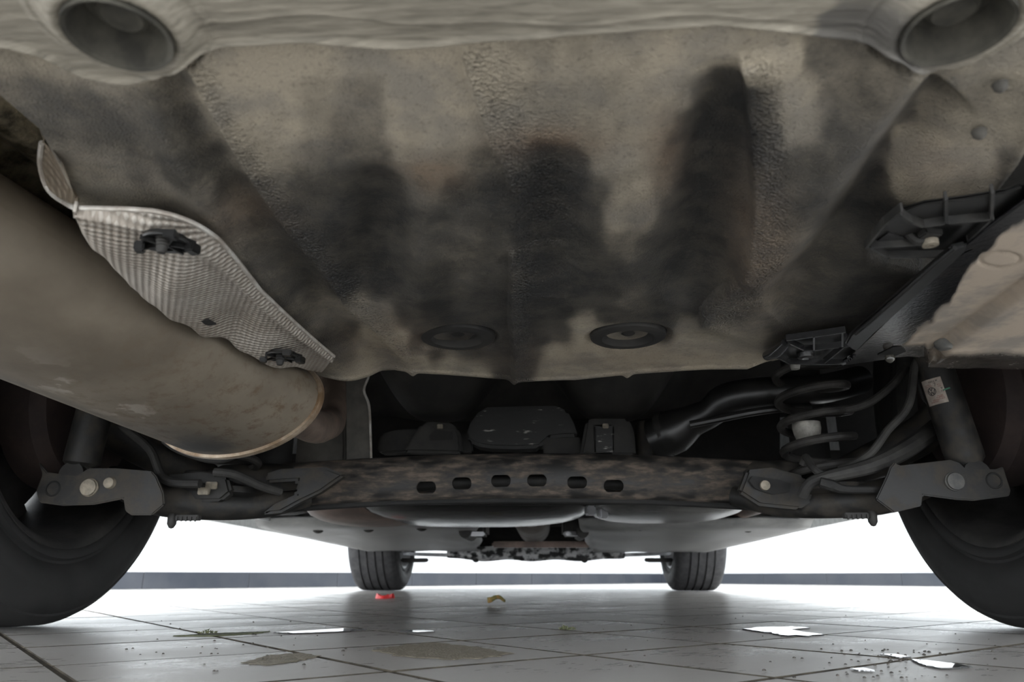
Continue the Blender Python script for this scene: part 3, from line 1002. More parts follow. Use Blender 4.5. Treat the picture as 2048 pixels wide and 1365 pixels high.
def muffler_hit(px, py, grow=0.0):
    d = ray(px, py)
    d = d / np.linalg.norm(d)
    o = _C - MC
    a, b = MA + grow, MBh + grow
    o1, o2, d1, d2 = o @ mS / a, o @ mV / b, d @ mS / a, d @ mV / b
    A_, B_, C_ = d1 * d1 + d2 * d2, 2 * (o1 * d1 + o2 * d2), o1 * o1 + o2 * o2 - 1
    D_ = B_ * B_ - 4 * A_ * C_
    if D_ < 0:
        t = -B_ / (2 * A_)
    else:
        t = (-B_ - math.sqrt(D_)) / (2 * A_)
    return _C + d * t, D_ >= 0


muffler = bpy.data.objects.new('muffler', None)
nseg, nlen = 96, 90
mp = np.zeros((nlen, nseg + 1, 3))
ms = np.zeros((nlen, nseg + 1, 3))
for i in range(nlen):
    L = -0.66 * (1 - i / (nlen - 1)) ** 1.0
    for k in range(nseg + 1):
        w = 2 * math.pi * k / nseg
        ca_, sa_ = math.cos(w), math.sin(w)
        mp[i, k] = MC + mn * L + mS * MA * ca_ + mV * MBh * sa_
        ms[i, k, 0] = np.clip(math.exp(-((L + 0.06) / 0.13) ** 2) * (0.55 - 0.45 * sa_) + 0.9 * math.exp(L / 0.02), 0, 1) * 0.9
        belly = math.exp(-((w - 1.5 * math.pi) / 0.5) ** 2)
        side = math.exp(-((w - 1.385 * math.pi) / 0.17) ** 2)
        ms[i, k, 1] = np.clip(side * 1.1 * (0.35 + 0.65 * math.exp(-((L + 0.40) / 0.16) ** 2)) + 1.0 * belly * math.exp(-((L + 0.02) / 0.065) ** 2), 0, 1)
        ms[i, k, 2] = math.exp(-((w - 1.52 * math.pi) / 0.30) ** 2) * math.exp(-((L + 0.17) / 0.085) ** 2)
muffler = grid_mesh('muffler', mp, MAT['muffler'], car, stain=ms)


def sub(o):
    o.matrix_parent_inverse = Matrix.Identity(4)
    return o


def ell_ring(L, grow, half, name, material):
    mb = MB()
    prof = [(-half, 0), (-half, grow), (0, grow * 1.25), (half, grow), (half, -0.004), (half * 1.2, -0.02)]
    v, f = [], []
    n = len(prof)
    for k in range(nseg):
        w = 2 * math.pi * k / nseg
        for h, q in prof:
            v.append(MC + mn * (L + h) + mS * (MA + q) * math.cos(w) + mV * (MBh + q) * math.sin(w))
    for k in range(nseg):
        k2 = (k + 1) % nseg
        for i in range(n - 1):
            f.append((k * n + i, k * n + i + 1, k2 * n + i + 1, k2 * n + i))
    f.append(tuple(k * n + n - 1 for k in range(nseg)))
    mb.add(v, f)
    return sub(mb.build(name, material, muffler))


tag(ell_ring(0.003, 0.0032, 0.0035, 'rim_seam', grime('rusty_crimped_seam', (0.20, 0.13, 0.075), (0.48, 0.40, 0.31), 30, rough=0.35, metal=0.5, bstr=0.1)), 'bright crimped seam with rust')

# pipe from the muffler towards the front, over the axle
mb = MB()
e0 = MC + mn * -0.05 + mS * 0.055 - mV * 0.004
mb.tube([e0, aty(618, 850, 0.83), aty(648, 851, 0.90), aty(662, 842, 0.955), aty(664, 800, 0.99), aty(662, 740, 1.02), aty(655, 640, 1.06)], 0.0195, 20, 6)
mb.build('exhaust_pipe', MAT['pipe'], car)

# ------------------------------------------------ embossed heat shield beside the muffler
E_R = [(150, 416), (200, 417), (250, 418), (310, 422), (365, 435), (410, 455), (440, 480), (475, 522), (520, 580), (560, 618), (600, 655), (640, 690), (668, 713)]
E_L = [(150, 417), (163, 465), (182, 498), (205, 516), (236, 552), (256, 580), (275, 592), (295, 616), (318, 634), (345, 651), (400, 684), (425, 693), (455, 698), (520, 735), (560, 745), (590, 741), (640, 749)]
NS, NTt = 150, 46
er, el = resample(E_R, NS), resample(E_L, NS)
HP = np.zeros((NS, NTt, 3))
UV = np.zeros((NS, NTt, 2))
for i in range(NS):
    s = i / (NS - 1)
    pr_ = atz(er[i, 0], er[i, 1], 0.2645)
    ph, ok = muffler_hit(el[i, 0], el[i, 1])
    d = ray(el[i, 0], el[i, 1])
    d = d / np.linalg.norm(d)
    dist_m = np.linalg.norm(ph - _C)
    pl_z = atz(el[i, 0], el[i, 1], 0.262)
    dist_z = np.linalg.norm(pl_z - _C)
    dl = min(dist_m - 0.014, dist_z)
    pl = _C + d * dl
    for j in range(NTt):
        t = j / (NTt - 1)
        q = pr_ * (1 - t) + pl * t
        bulge = 0.010 * math.sin(math.pi * t) * math.sin(math.pi * min(1, s * 1.6 + 0.1))
        fl = -0.0045 * math.exp(-((t - 0.10) / 0.05) ** 2)       # stiffening fold next to the outer flange
        dim1 = 0.014 * math.exp(-((s - 0.42) / 0.09) ** 2 - ((t - 0.42) / 0.30) ** 2)
        dim2 = 0.011 * math.exp(-((s - 0.66) / 0.075) ** 2 - ((t - 0.62) / 0.30) ** 2)
        lipup = 0.022 * math.exp(-(1 - t) / 0.05) * (0.4 + 0.6 * math.sin(s * 26) ** 2)
        HP[i, j] = q + np.array([0, 0, -bulge - fl * -1 + dim2 * 0.9 - 0.4 * dim1 + lipup * 0.5])
        UV[i, j] = (s * 46, t * 19)
        UV[i, j] = (HP[i, j, 1] / 0.0062 + HP[i, j, 0] / 0.02, HP[i, j, 0] / 0.0062 - HP[i, j, 1] / 0.02)
shield = grid_mesh('heat_shield', HP, MAT['shield'], car, uv=UV)
mod = shield.modifiers.new('thick', 'SOLIDIFY')
mod.thickness = 0.0016
mod.offset = 0
# rolled bright edge of the shield
rim = [HP[i, 0] for i in range(0, NS, 6)] + [HP[-1, 0]]
start = [atz(84, 286, 0.300), atz(80, 318, 0.300), atz(83, 345, 0.298), atz(92, 372, 0.294), atz(107, 391, 0.288), atz(128, 405, 0.280)]
EDGE_M = grime('shield_edge_metal', (0.34, 0.30, 0.26), (0.60, 0.58, 0.54), 60, rough=0.45, metal=0.3, bstr=0.1)
mb = MB()
mb.tube(start + rim, 0.0016, 8, 2)
tag(sub(mb.build('rolled_edge', EDGE_M, shield)), 'paler rolled rim of the shield')
# the curl of the shield that turns up towards the body
inner = [atz(88, 285, 0.284), atz(108, 304, 0.279), atz(126, 328, 0.277), atz(136, 354, 0.276), atz(146, 384, 0.275), atz(158, 414, 0.270)]
a_, b_ = resample(start + [HP[0, 0]], 40), resample(inner, 40)
CP = np.zeros((40, 14, 3))
CU = np.zeros((40, 14, 2))
for i in range(40):
    for j in range(14):
        t = j / 13
        CP[i, j] = a_[i] * (1 - t) + b_[i] * t + np.array([0, 0, 0.006 * math.sin(math.pi * t)])
        CU[i, j] = (CP[i, j, 1] / 0.010 + CP[i, j, 0] / 0.02, CP[i, j, 0] / 0.007)
o = grid_mesh('shield_curl', CP, MAT['brown_shield'], shield, uv=CU)
sub(o)
tag(o, 'browned inner face of the shield turning upwards')


def on_shield(px, py):
    """nearest shield surface point along that sight line"""
    best, bp = 1e9, None
    qx, qy = proj(HP[:, :, 0], HP[:, :, 1], HP[:, :, 2])
    k = np.argmin((qx - px) ** 2 + (qy - py) ** 2)
    return HP.reshape(-1, 3)[k]


def clip(px, py, s, lab):
    c = on_shield(px, py)
    m1 = MB()
    z0 = c[2] - 0.0015
    w, d = 0.0165 * s, 0.013 * s
    ring = [(c[0] + w * math.cos(a) * (1.0 if math.sin(a) > 0 else 0.75), c[1] + d * math.sin(a), z0 - 0.0025) for a in np.linspace(0, 2 * math.pi, 18)[:-1]]
    m1.slab(ring, (0, 0, 0.0018))
    m1.tube([(p[0], p[1], z0 - 0.0034) for p in ring] + [(ring[0][0], ring[0][1], z0 - 0.0034)], 0.0010 * s, 6, 1)
    for a in (0.5, 1.3, 2.1, 2.8, 4.0, 5.4):
        m1.box((c[0] + w * 0.55 * math.cos(a), c[1] + d * 0.55 * math.sin(a), z0 - 0.0042), (w * 0.75, 0.0012 * s, 0.0028), a)
    m1.box((c[0] - w * 0.95, c[1] + 0.001, z0 - 0.0055), (0.0055 * s, 0.007 * s, 0.006), 0.3, 0.0008)
    m1.box((c[0] + w * 0.85, c[1] + 0.004 * s, z0 - 0.0055), (0.006 * s, 0.008 * s, 0.006), -0.2, 0.0008)
    m1.box((c[0] + w * 0.5, c[1] - d * 0.85, z0 - 0.004), (0.007 * s, 0.006 * s, 0.005), 0.1, 0.0006)
    o = m1.build('clip', MAT['black_plastic'], shield)
    sub(o)
    m2 = MB()
    prof = []
    for q in range(5):
        prof += [(-0.0018 * q * s, 0.0030 * s), (-0.0018 * q * s - 0.0008, 0.0042 * s - 0.0003 * q)]
    prof += [(-0.010 * s, 0.0022 * s), (-0.0105 * s, 0.0)]
    m2.lathe([(h, r) for h, r in prof], (c[0] + 0.0005, c[1] - d * 0.35, z0 - 0.002), 'Z', 14)
    sub(m2.build('clip_stud', MAT['dark'], shield))


clip(332, 472, 1.0, 'near')
clip(566, 704, 1.05, 'far')
c = on_shield(416, 641)
m1 = MB()
m1.slab([(c[0] + x * 0.0052, c[1] + y * 0.0075, c[2] - 0.0022) for x, y in ((-1, -0.6), (0.7, -0.9), (1.0, 0.5), (-0.3, 0.8), (-1, 0.2))], (0, 0, 0.0012))  # black plate laid on the shield paints the dark of a slot
tag(sub(m1.build('shield_slot_shade', MAT['pitch'], shield, smooth=False)), 'small black plate painted as the dark of a slot in the shield')

# dark embossed foil liner above the muffler at the rear
FP = np.zeros((40, 110, 3))
for i in range(40):
    for j in range(110):
        y = 0.06 + i / 39 * 0.75
        x = -0.62 + j / 109 * 0.405
        dx = x + 0.30
        FP[i, j] = (x + 0.05 * (y - 0.3), y, 0.348 + 0.10 * max(0.0, -(x + 0.50)) + 0.006 * math.sin(x * 150) + 0.02 * max(0, dx) - 0.03 * (y - 0.1))
grid_mesh('foil_liner', FP, MAT['gold_shield'], car)

# ------------------------------------------------ bumper side panel, strip and clip-in brackets at the right
ZP = 0.262
PBOT = [(1678, 733), (1720, 727), (1812, 714), (1850, 716), (1900, 718), (2050, 720), (2300, 735)]
PTOP = [(1700, 716), (1745, 672), (1830, 588), (1905, 512), (1960, 470), (2060, 395), (2300, 240)]
n1, n2 = 200, 90
tb, tt = resample(PBOT, n1), resample(PTOP, n1)
PP = np.zeros((n2, n1, 3))
PS = np.zeros((n2, n1, 3))
CREASE = [(1868, 694), (1950, 632), (2060, 552), (2200, 460)]
for i in range(n2):
    t = i / (n2 - 1)
    qx = tb[:, 0] * (1 - t) + tt[:, 0] * t
    qy = tb[:, 1] * (1 - t) + tt[:, 1] * t
    for j in range(n1):
        PP[i, j] = atz(qx[j], qy[j], ZP)
    d, _t = poly_dist(qx, qy, CREASE)
    dring = np.hypot((qx - 2000) / 40, (qy - 520) / 15)
    fold = np.exp(-(np.clip(qy - 700, -60, 60) + 0) ** 2 / 300.0) * (qx > 1790)
    PP[i, :, 2] += 0.004 * np.exp(-(d / 7) ** 2) - 0.006 * sstep(d, 16) * (qx > 1850) - 0.0035 * sstep(qy - 690, 10) * (qx > 1850) + 0.0012 * np.exp(-((dring - 1) / 0.12) ** 2)
    nz = fbm(qx / 34, qy / 34, 3, 9) * 42
    bound = np.interp(qx, [1690, 1800, 1850, 1900, 1925, 1960, 2010, 2060, 2300], [760, 690, 652, 604, 560, 515, 470, 430, 260])
    tanm = sstep(qy - bound - nz * 0.7, 12)
    low = sstep(688 - qy - 0.1 * (qx - 1850) * 0 + nz * 0.25, 8)
    PS[i, :, 0] = np.clip(tanm * (0.12 + 0.78 * low) * (0.85 + 0.25 * fbm(qx / 90, qy / 90, 3, 4)), 0.0, 1)
    PS[i, :, 1] = 0.55 * np.exp(-(d / 16) ** 2) + 0.3 * np.exp(-((qy - 668) / 22) ** 2) * (qx < 1900)
side_panel = grid_mesh('bumper_side_panel', PP, MAT['liner'], car, stain=PS)
mod = side_panel.modifiers.new('thick', 'SOLIDIFY')
mod.thickness = 0.003
mod.offset = -1 if True else 1
zslab('panel_opening_shade', [(1755, 711), (1785, 696), (1803, 694), (1812, 704), (1790, 713), (1768, 716)], ZP - 0.0008, 0.0006, MAT['pitch'], side_panel, 0)  # thin black plate stands in for the shade inside an opening
sub(bpy.data.objects['panel_opening_shade'])
bpy.data.objects['panel_opening_shade']['label'] = 'black plate painted as the dark of an opening in the panel corner'
mb = MB()
cc = atz(1888, 688, ZP - 0.002)
mb.lathe([(0.004, 0.008), (-0.001, 0.0075), (-0.004, 0.005), (-0.005, 0)], (cc[0], cc[1], ZP - 0.003), 'Z', 16)
sub(mb.build('panel_rivet', MAT['grey_plastic'], side_panel))
for x, y in ((1780, 722), (1944, 712)):
    cc = aty(x, y - 4, 0.655)
    mb = MB()
    mb.lathe([(0.004, 0.004), (0.001, 0.0045), (-0.001, 0.0036), (-0.0025, 0.002), (-0.003, 0)], (cc[0], cc[1], cc[2] - 0.001), 'Z', 12)
    sub(mb.build('water_drop', plain('hanging_water_drop', (0.05, 0.047, 0.04), 0.1), side_panel))

# strip along the panel
zslab('edge_strip', [(1690, 690), (1700, 672), (1738, 640), (1830, 560), (1900, 500), (1935, 492), (1930, 508), (1850, 580), (1750, 668), (1712, 706)], 0.257, 0.004, MAT['black_plastic'], car)
mb = MB()
mb.tube([atz(x, y, 0.2555) for x, y in ((1712, 668), (1790, 600), (1868, 530), (1910, 496))], 0.0015, 8, 1)
sub(mb.build('strip_bead', MAT['black_plastic'], bpy.data.objects['edge_strip']))


MAT['rib'] = grime('dark_ribbed_plastic', (0.016, 0.016, 0.016), (0.045, 0.043, 0.04), 60, rough=0.45)


def ribs(parent, lines, z, h, t=0.0016, material=None):
    for L in lines:
        for a, b in zip(L[:-1], L[1:]):
            p, q = atz(*a, z), atz(*b, z)
            d = q - p
            l = math.hypot(d[0], d[1])
            mb_ = MB()
            mb_.box(((p[0] + q[0]) / 2, (p[1] + q[1]) / 2, z + h / 2), (l + t, t, h), math.atan2(d[1], d[0]))
            sub(mb_.build('rib', material or MAT['rib'], parent, smooth=False))


# nearer bracket
br1 = zslab('side_bracket', [(1733, 497), (1770, 450), (1803, 422), (1850, 408), (1930, 398), (2010, 385), (2050, 372), (2050, 420), (1990, 450), (1938, 500), (1905, 516), (1780, 519), (1755, 508)], 0.267, 0.003, MAT['black_plastic'], car)
ribs(br1, [[(1798, 430), (1822, 446), (1848, 456), (1895, 449), (1985, 441)], [(1893, 402), (1893, 449)], [(1986, 388), (1983, 441)], [(1744, 497), (1846, 491)], [(1744, 499), (1776, 517), (1905, 515), (1943, 500)], [(1733, 497), (1770, 452), (1803, 425)]], 0.262, 0.0055)
ribs(br1, [[(1983, 441), (1938, 483), (1960, 478), (1998, 460)]], 0.263, 0.004)
mb = MB()
cc = atz(1860, 484, 0.262)
mb.lathe([(0.012, 0.004), (0.0, 0.0048), (-0.0025, 0.0046), (-0.003, 0.002), (-0.0015, 0.0017), (-0.0015, 0.0)], (cc[0], cc[1], 0.262), 'Z', 18)
tag(sub(mb.build('bracket_bolt', MAT['bolt'], br1)), 'dusty pale bolt boss')
mb = MB()
cc = atz(1812, 466, 0.268)
mb.tube([(cc[0], cc[1], 0.275), (cc[0] + 0.004, cc[1] + 0.002, 0.266), (cc[0] + 0.010, cc[1] + 0.001, 0.263), (cc[0] + 0.014, cc[1] - 0.003, 0.270)], 0.003, 8, 3)
mb.box((cc[0] + 0.012, cc[1] - 0.004, 0.2665), (0.012, 0.008, 0.007), 0.2, 0.001)
sub(mb.build('bracket_clip', MAT['dark'], br1))
mb = MB()
mb.slab([atz(x, y, 0.266) for x, y in ((1754, 483), (1778, 466), (1808, 476), (1812, 489))], (0, 0, 0.003))
sub(mb.build('bracket_web', MAT['gloss'], br1))

# farther bracket
br2 = zslab('side_bracket', [(1532, 717), (1545, 700), (1575, 682), (1625, 674), (1692, 665), (1716, 690), (1708, 722), (1690, 730), (1640, 733), (1580, 730), (1556, 720)], 0.268, 0.003, MAT['black_plastic'], car)
ribs(br2, [[(1578, 688), (1608, 702), (1628, 702), (1680, 696), (1714, 692)], [(1628, 676), (1628, 701)], [(1685, 668), (1685, 696)], [(1552, 716), (1580, 729), (1690, 730)], [(1686, 698), (1650, 727)], [(1575, 682), (1628, 675), (1690, 666)]], 0.2605, 0.0055, material=MAT['gloss'])
mb = MB()
p0, p1 = atz(1534, 712, 0.262), atz(1572, 686, 0.262)
mb.tube([p0, (p0 + p1) / 2 + np.array([0, 0, -0.002]), p1], [0.0045, 0.0055, 0.004], 12, 4)
tag(sub(mb.build('wet_edge', MAT['gloss'], br2)), 'wet rounded end of the bracket')
mb = MB()
cc = atz(1590, 731, 0.262)
mb.lathe([(0.004, 0.003), (0.0, 0.005), (-0.004, 0.004), (-0.005, 0)], (cc[0], cc[1], 0.262), 'Z', 12)
sub(mb.build('bracket_peg', MAT['grey_plastic'], br2))
mb = MB()
cc = atz(1612, 718, 0.262)
mb.lathe([(0.004, 0.008), (0.0, 0.007), (-0.001, 0.004), (0.002, 0.003), (0.002, 0)], (cc[0], cc[1], 0.263), 'Z', 16)
sub(mb.build('bracket_boss', MAT['black_plastic'], br2))

# ------------------------------------------------ wheels


def wheel(name, side, Yc, rear):
    s = side            # +1 right, -1 left; X grows outwards with s
    xin, xout = (0.655, 0.845) if rear else (0.640, 0.845)
    root = bpy.data.objects.new('wheel', None)
    COL.objects.link(root)
    adopt(root, car)
    w = xout - xin
    xm = (xin + xout) / 2
    prof = []
    R = TR
    # inner sidewall -> tread -> outer sidewall
    half = [(-0.48, 0.210), (-0.515, 0.2125), (-0.535, 0.218), (-0.535, 0.224), (-0.512, 0.2275), (-0.515, 0.2315), (-0.542, 0.236), (-0.565, 0.250), (-0.572, 0.262), (-0.566, 0.2655), (-0.570, 0.269), (-0.555, 0.283), (-0.530, 0.2935), (-0.505, 0.2985), (-0.510, 0.3015), (-0.47, 0.309), (-0.42, 0.3135)]
    inner = [(xm + a * w, r) for a, r in half]
    treadp = []
    for gpos in (-0.26, -0.09, 0.09, 0.26):
        treadp += [(gpos - 0.022, 0.3158), (gpos - 0.018, 0.308), (gpos + 0.018, 0.308), (gpos + 0.022, 0.3158)]
    tread = [(xm + a * w, r) for a, r in treadp]
    outer = [(xm - a * w, r) for a, r in half[::-1]]
    full = inner + tread + outer
    full = full + [(xm + 0.44 * w, 0.208), (xm - 0.44 * w, 0.208)]
    mb_ = MB()
    mb_.lathe([(h * s, r) for h, r in full], (0, Yc, TR), 'X', 112, closed=True)
    # flatten at the contact patch
    mb_.v = [(x, y, max(z, 0.0015)) for x, y, z in mb_.v]
    ty = mb_.build('tyre', MAT['rubber'] if rear else MAT['tread'], root, angle=40)
    # rim: barrel with lips, then spokes near the outside
    mb_ = MB()
    bar = [(xm - 0.50 * w, 0.213), (xm - 0.515 * w, 0.211), (xm - 0.50 * w, 0.204), (xm - 0.46 * w, 0.198), (xm - 0.40 * w, 0.196), (xm - 0.34 * w, 0.188), (xm + 0.1 * w, 0.184), (xm + 0.34 * w, 0.190), (xm + 0.42 * w, 0.198), (xm + 0.50 * w, 0.206), (xm + 0.50 * w, 0.213)]
    mb_.lathe([(h * s, r) for h, r in bar], (0, Yc, TR), 'X', 80)
    rim_o = mb_.build('rim', MAT['alloy'] if rear else MAT['bright_alloy'], root)
    mb_ = MB()
    for k in range(5):
        a0 = 2 * math.pi * k / 5 + (0.1 if s > 0 else 0.45)
        u = np.array([0, math.sin(a0), math.cos(a0)])
        t_ = np.array([0, math.cos(a0), -math.sin(a0)])
        c_ = np.array([0, Yc, TR])
        x0, x1 = s * (xm + 0.36 * w), s * (xm + 0.22 * w)
        v = []
        for (rr, wd, xo) in ((0.04, 0.034, 0.0), (0.12, 0.066 if rear else 0.03, 0.010 * s), (0.188, 0.098 if rear else 0.036, 0.004 * s)):
            for xx in (x0 + xo, x1 + xo):
                for sg in (-1, 1):
                    v.append(c_ + u * rr + t_ * sg * wd + np.array([xx, 0, 0]))
        f = []
        for q in range(2):
            b = q * 4
            for i_, j_ in ((0, 1), (1, 3), (3, 2), (2, 0)):
                f.append((b + i_, b + j_, b + 4 + j_, b + 4 + i_))
        f += [(0, 1, 3, 2), (8, 9, 11, 10)]
        mb_.add(v, f)
    mb_.lathe([(s * (xm + 0.40 * w), 0.0), (s * (xm + 0.40 * w), 0.055), (s * (xm + 0.20 * w), 0.075), (s * (xm + 0.1 * w), 0.07), (s * (xm + 0.1 * w), 0.0)], (0, Yc, TR), 'X', 40)
    if rear:
        mb_.lathe([(s * (xm + 0.36 * w), 0.05), (s * (xm + 0.38 * w), 0.182), (s * (xm + 0.34 * w), 0.184), (s * (xm + 0.30 * w), 0.182), (s * (xm + 0.28 * w), 0.05)], (0, Yc, TR), 'X', 60)
    sp_ = mb_.build('spoke_set', MAT['alloy'] if rear else MAT['bright_alloy'], root)
    # drum / disc with backing plate
    mb_ = MB()
    if rear:
        mb_.lathe([(s * 0.630, 0.0), (s * 0.632, 0.06), (s * 0.640, 0.115), (s * 0.655, 0.128), (s * 0.70, 0.128), (s * 0.715, 0.10), (s * 0.72, 0.0)], (0, Yc, TR), 'X', 48)
        mb_.build('brake_drum', MAT['drum'], root)
    else:
        mb_.lathe([(s * 0.66, 0.0), (s * 0.66, 0.14), (s * 0.68, 0.142), (s * 0.69, 0.06), (s * 0.72, 0.05), (s * 0.72, 0.0)], (0, Yc, TR), 'X', 48)
        mb_.build('brake_disc', MAT['dark'], root)
    for ch in root.children:
        sub(ch)
    return root


def rehome(root):
    pass


for side in (-1, 1):
    wheel('rear', side, AX_R, True)
    wheel('front', side, AX_F, False)

# ------------------------------------------------ twist beam axle
axle_beam = None
NB = 80
sect = [(0.028, -0.004), (0.010, -0.003), (0.001, 0.003), (-0.004, 0.016), (-0.005, 0.034), (-0.001, 0.052), (0.010, 0.063), (0.030, 0.067), (0.055, 0.062), (0.068, 0.045), (0.072, 0.01)]
YB = 1.13
bv = np.zeros((NB, len(sect), 3))
for i in range(NB):
    x = -0.385 + 0.77 * i / (NB - 1)
    arch = 0.012 * (1 - (x / 0.385) ** 2)
    sc = 1.0 - 0.05 * (abs(x) / 0.385)
    for j, (dy, dz) in enumerate(sect):
        bv[i, j] = (x, YB + dy * sc, 0.170 + arch + dz * (sc + 0.05))
vv = bv.reshape(-1, 3)
ff = []
ns = len(sect)
for i in range(NB - 1):
    for j in range(ns - 1):
        ff.append((i * ns + j, i * ns + j + 1, (i + 1) * ns + j + 1, (i + 1) * ns + j))
beam = link('twist_beam', vv, ff, MAT['beam'], car)
mod = beam.modifiers.new('thick', 'SOLIDIFY')
mod.thickness = 0.004
mod.offset = -1
cut = MB()
for (x, y) in ((853, 976), (924, 968), (1002, 963), (1074, 962), (1154, 966), (1227, 973)):
    c = aty(x, y, YB)
    pts = []
    for k in range(20):
        a = 2 * math.pi * k / 20
        pts.append((c[0] + (0.0068 if math.cos(a) > 0 else -0.0068) + 0.0082 * math.cos(a), YB - 0.02, c[2] + 0.0092 * math.sin(a)))
    cut.slab(pts, (0, 0.045, 0))
cutter = cut.build('cutter', MAT['dark'], None, smooth=False)
bo = beam.modifiers.new('slots', 'BOOLEAN')
bo.operation = 'DIFFERENCE'
bo.object = cutter
bo.solver = 'EXACT'
dg = bpy.context.evaluated_depsgraph_get()
new = bpy.data.meshes.new_from_object(beam.evaluated_get(dg))
beam.modifiers.clear()
beam.data = new
finish(new, True, 35)
bpy.data.objects.remove(cutter)
# lining inside the beam, seen through the slots
mb = MB()
mb.tube([(-0.37, YB + 0.045, 0.198), (0, YB + 0.045, 0.21), (0.37, YB + 0.045, 0.198)], 0.011, 12, 6)
tag(sub(mb.build('torsion_bar', MAT['dark'], beam)), 'dark bar inside the beam')
# lower rolled flange of the beam
mb = MB()
mb.tube([(-0.36, YB + 0.012, 0.1655), (-0.2, YB + 0.012, 0.1745), (0, YB + 0.012, 0.178), (0.2, YB + 0.012, 0.1745), (0.36, YB + 0.012, 0.1655)], 0.005, 10, 6)
sub(mb.build('beam_flange', MAT['pitch'], beam))

for s in (-1, 1):
    # trailing arm: from the shock bracket forward and inward to the beam end
    X = lambda q: s * q
    mb = MB()
    mb.tube([(X(0.600), 1.08, 0.205), (X(0.50), 1.03, 0.172), (X(0.43), 1.05, 0.164), (X(0.37), 1.09, 0.167), (X(0.32), 1.13, 0.182)], [0.020, 0.0235, 0.021, 0.018, 0.014], 16, 6)
    mb.tube([(X(0.33), 1.16, 0.205), (X(0.40), 1.14, 0.205), (X(0.47), 1.18, 0.21), (X(0.50), 1.32, 0.23), (X(0.50), 1.50, 0.26)], [0.030, 0.031, 0.030, 0.028, 0.028], 16, 6)
    mb.tube([(X(0.50), 1.18, 0.215), (X(0.60), 1.10, 0.27), (X(0.635), 1.075, 0.316)], [0.026, 0.028, 0.035], 14, 5)
    arm = mb.build('trailing_arm', MAT['arm'], car)
    # spring seat
    mb = MB()
    mb.lathe([(0.0, 0.0), (0.0, 0.056), (0.006, 0.066), (0.014, 0.068), (0.016, 0.060), (0.008, 0.052), (0.008, 0.0)], (X(0.437), 1.085, 0.175), 'Z', 40)
    sub(mb.build('spring_seat', MAT['arm'], arm))
    # clip hanging under the arm
    q = (1745, 1038) if s > 0 else (344, 1043)
    c = aty(q[0], q[1], 1.0)
    mb = MB()
    mb.lathe([(0.010, 0.004), (0.006, 0.0062), (-0.004, 0.0058), (-0.009, 0.003), (-0.010, 0.0)], (c[0], c[1], c[2]), 'Z', 14)
    sub(mb.build('cable_clip', MAT['dark'], arm))
    q = [(1687, 1033), (1735, 1031)] if s > 0 else [(354, 1036), (400, 1037)]
    a_, b_ = aty(*q[0], 1.0), aty(*q[1], 1.0)
    mb = MB()
    mb.box((a_ + b_) / 2, (abs(b_[0] - a_[0]), 0.012, 0.007), 0, 0.001)
    for k in range(5):
        mb.box(a_ + (b_ - a_) * (k + 0.5) / 5 + np.array([0, -0.0065, -0.002]), (0.002, 0.002, 0.006))
    sub(mb.build('cable_guide', MAT['dark'], arm))

# shock brackets
BR_R = [(1752, 999), (1773, 955), (1781, 934), (1790, 924), (1799, 932), (1902, 920), (1920, 926), (1933, 939), (1993, 939), (2007, 934), (2022, 981), (2019, 993), (1949, 1002), (1914, 1000), (1846, 991), (1843, 1013), (1788, 1026)]
BR_L = [(72, 986), (84, 950), (76, 925), (94, 945), (152, 953), (176, 937), (230, 937), (303, 943), (312, 953), (326, 986), (328, 1010), (303, 1031), (262, 1031), (250, 1023), (246, 998), (185, 1010), (123, 1012), (78, 1006)]
YBK = 0.965
for nm, poly, bolts, hole in (('R', BR_R, [(1908, 964, 17)], (1988, 962)), ('L', BR_L, [(180, 976, 17), (221, 967, 11)], (106, 978))):
    bk = yslab('shock_bracket', poly, YBK, 0.006, MAT['arm'], car, 0.0015)
    yslab('bracket_flange', [(poly[0][0], poly[0][1] - 4)] + poly[1:-1] + [(poly[-1][0], poly[-1][1] - 4)], YBK + 0.045, 0.005, MAT['arm'], bk, 0.001)
    for x, y, r in bolts:
        c = aty(x, y, YBK)
        k = r * 0.00064
        mb = MB()
        mb.lathe([(0.001, k * 1.12), (-0.002, k * 1.1), (-0.003, k), (-0.0055, k * 0.96), (-0.006, k * 0.6), (-0.0058, 0)], (c[0], YBK, c[2]), 'Y', 20)
        o = mb.build('bolt_head', MAT['bolt'] if nm == 'L' else MAT['grey_plastic'], bk)
    c = aty(hole[0], hole[1], YBK)
    mb = MB()
    mb.lathe([(0.0, 0.0105), (-0.0012, 0.0095), (-0.0012, 0.0082), (0.0015, 0.0078), (0.0015, 0.0)], (c[0], YBK - 0.0004, c[2]), 'Y', 24)
    mb.build('bracket_hole_shade', MAT['pitch'], bk)  # black disc paints the darkness of a hole
    for ch in bk.children:
        sub(ch)

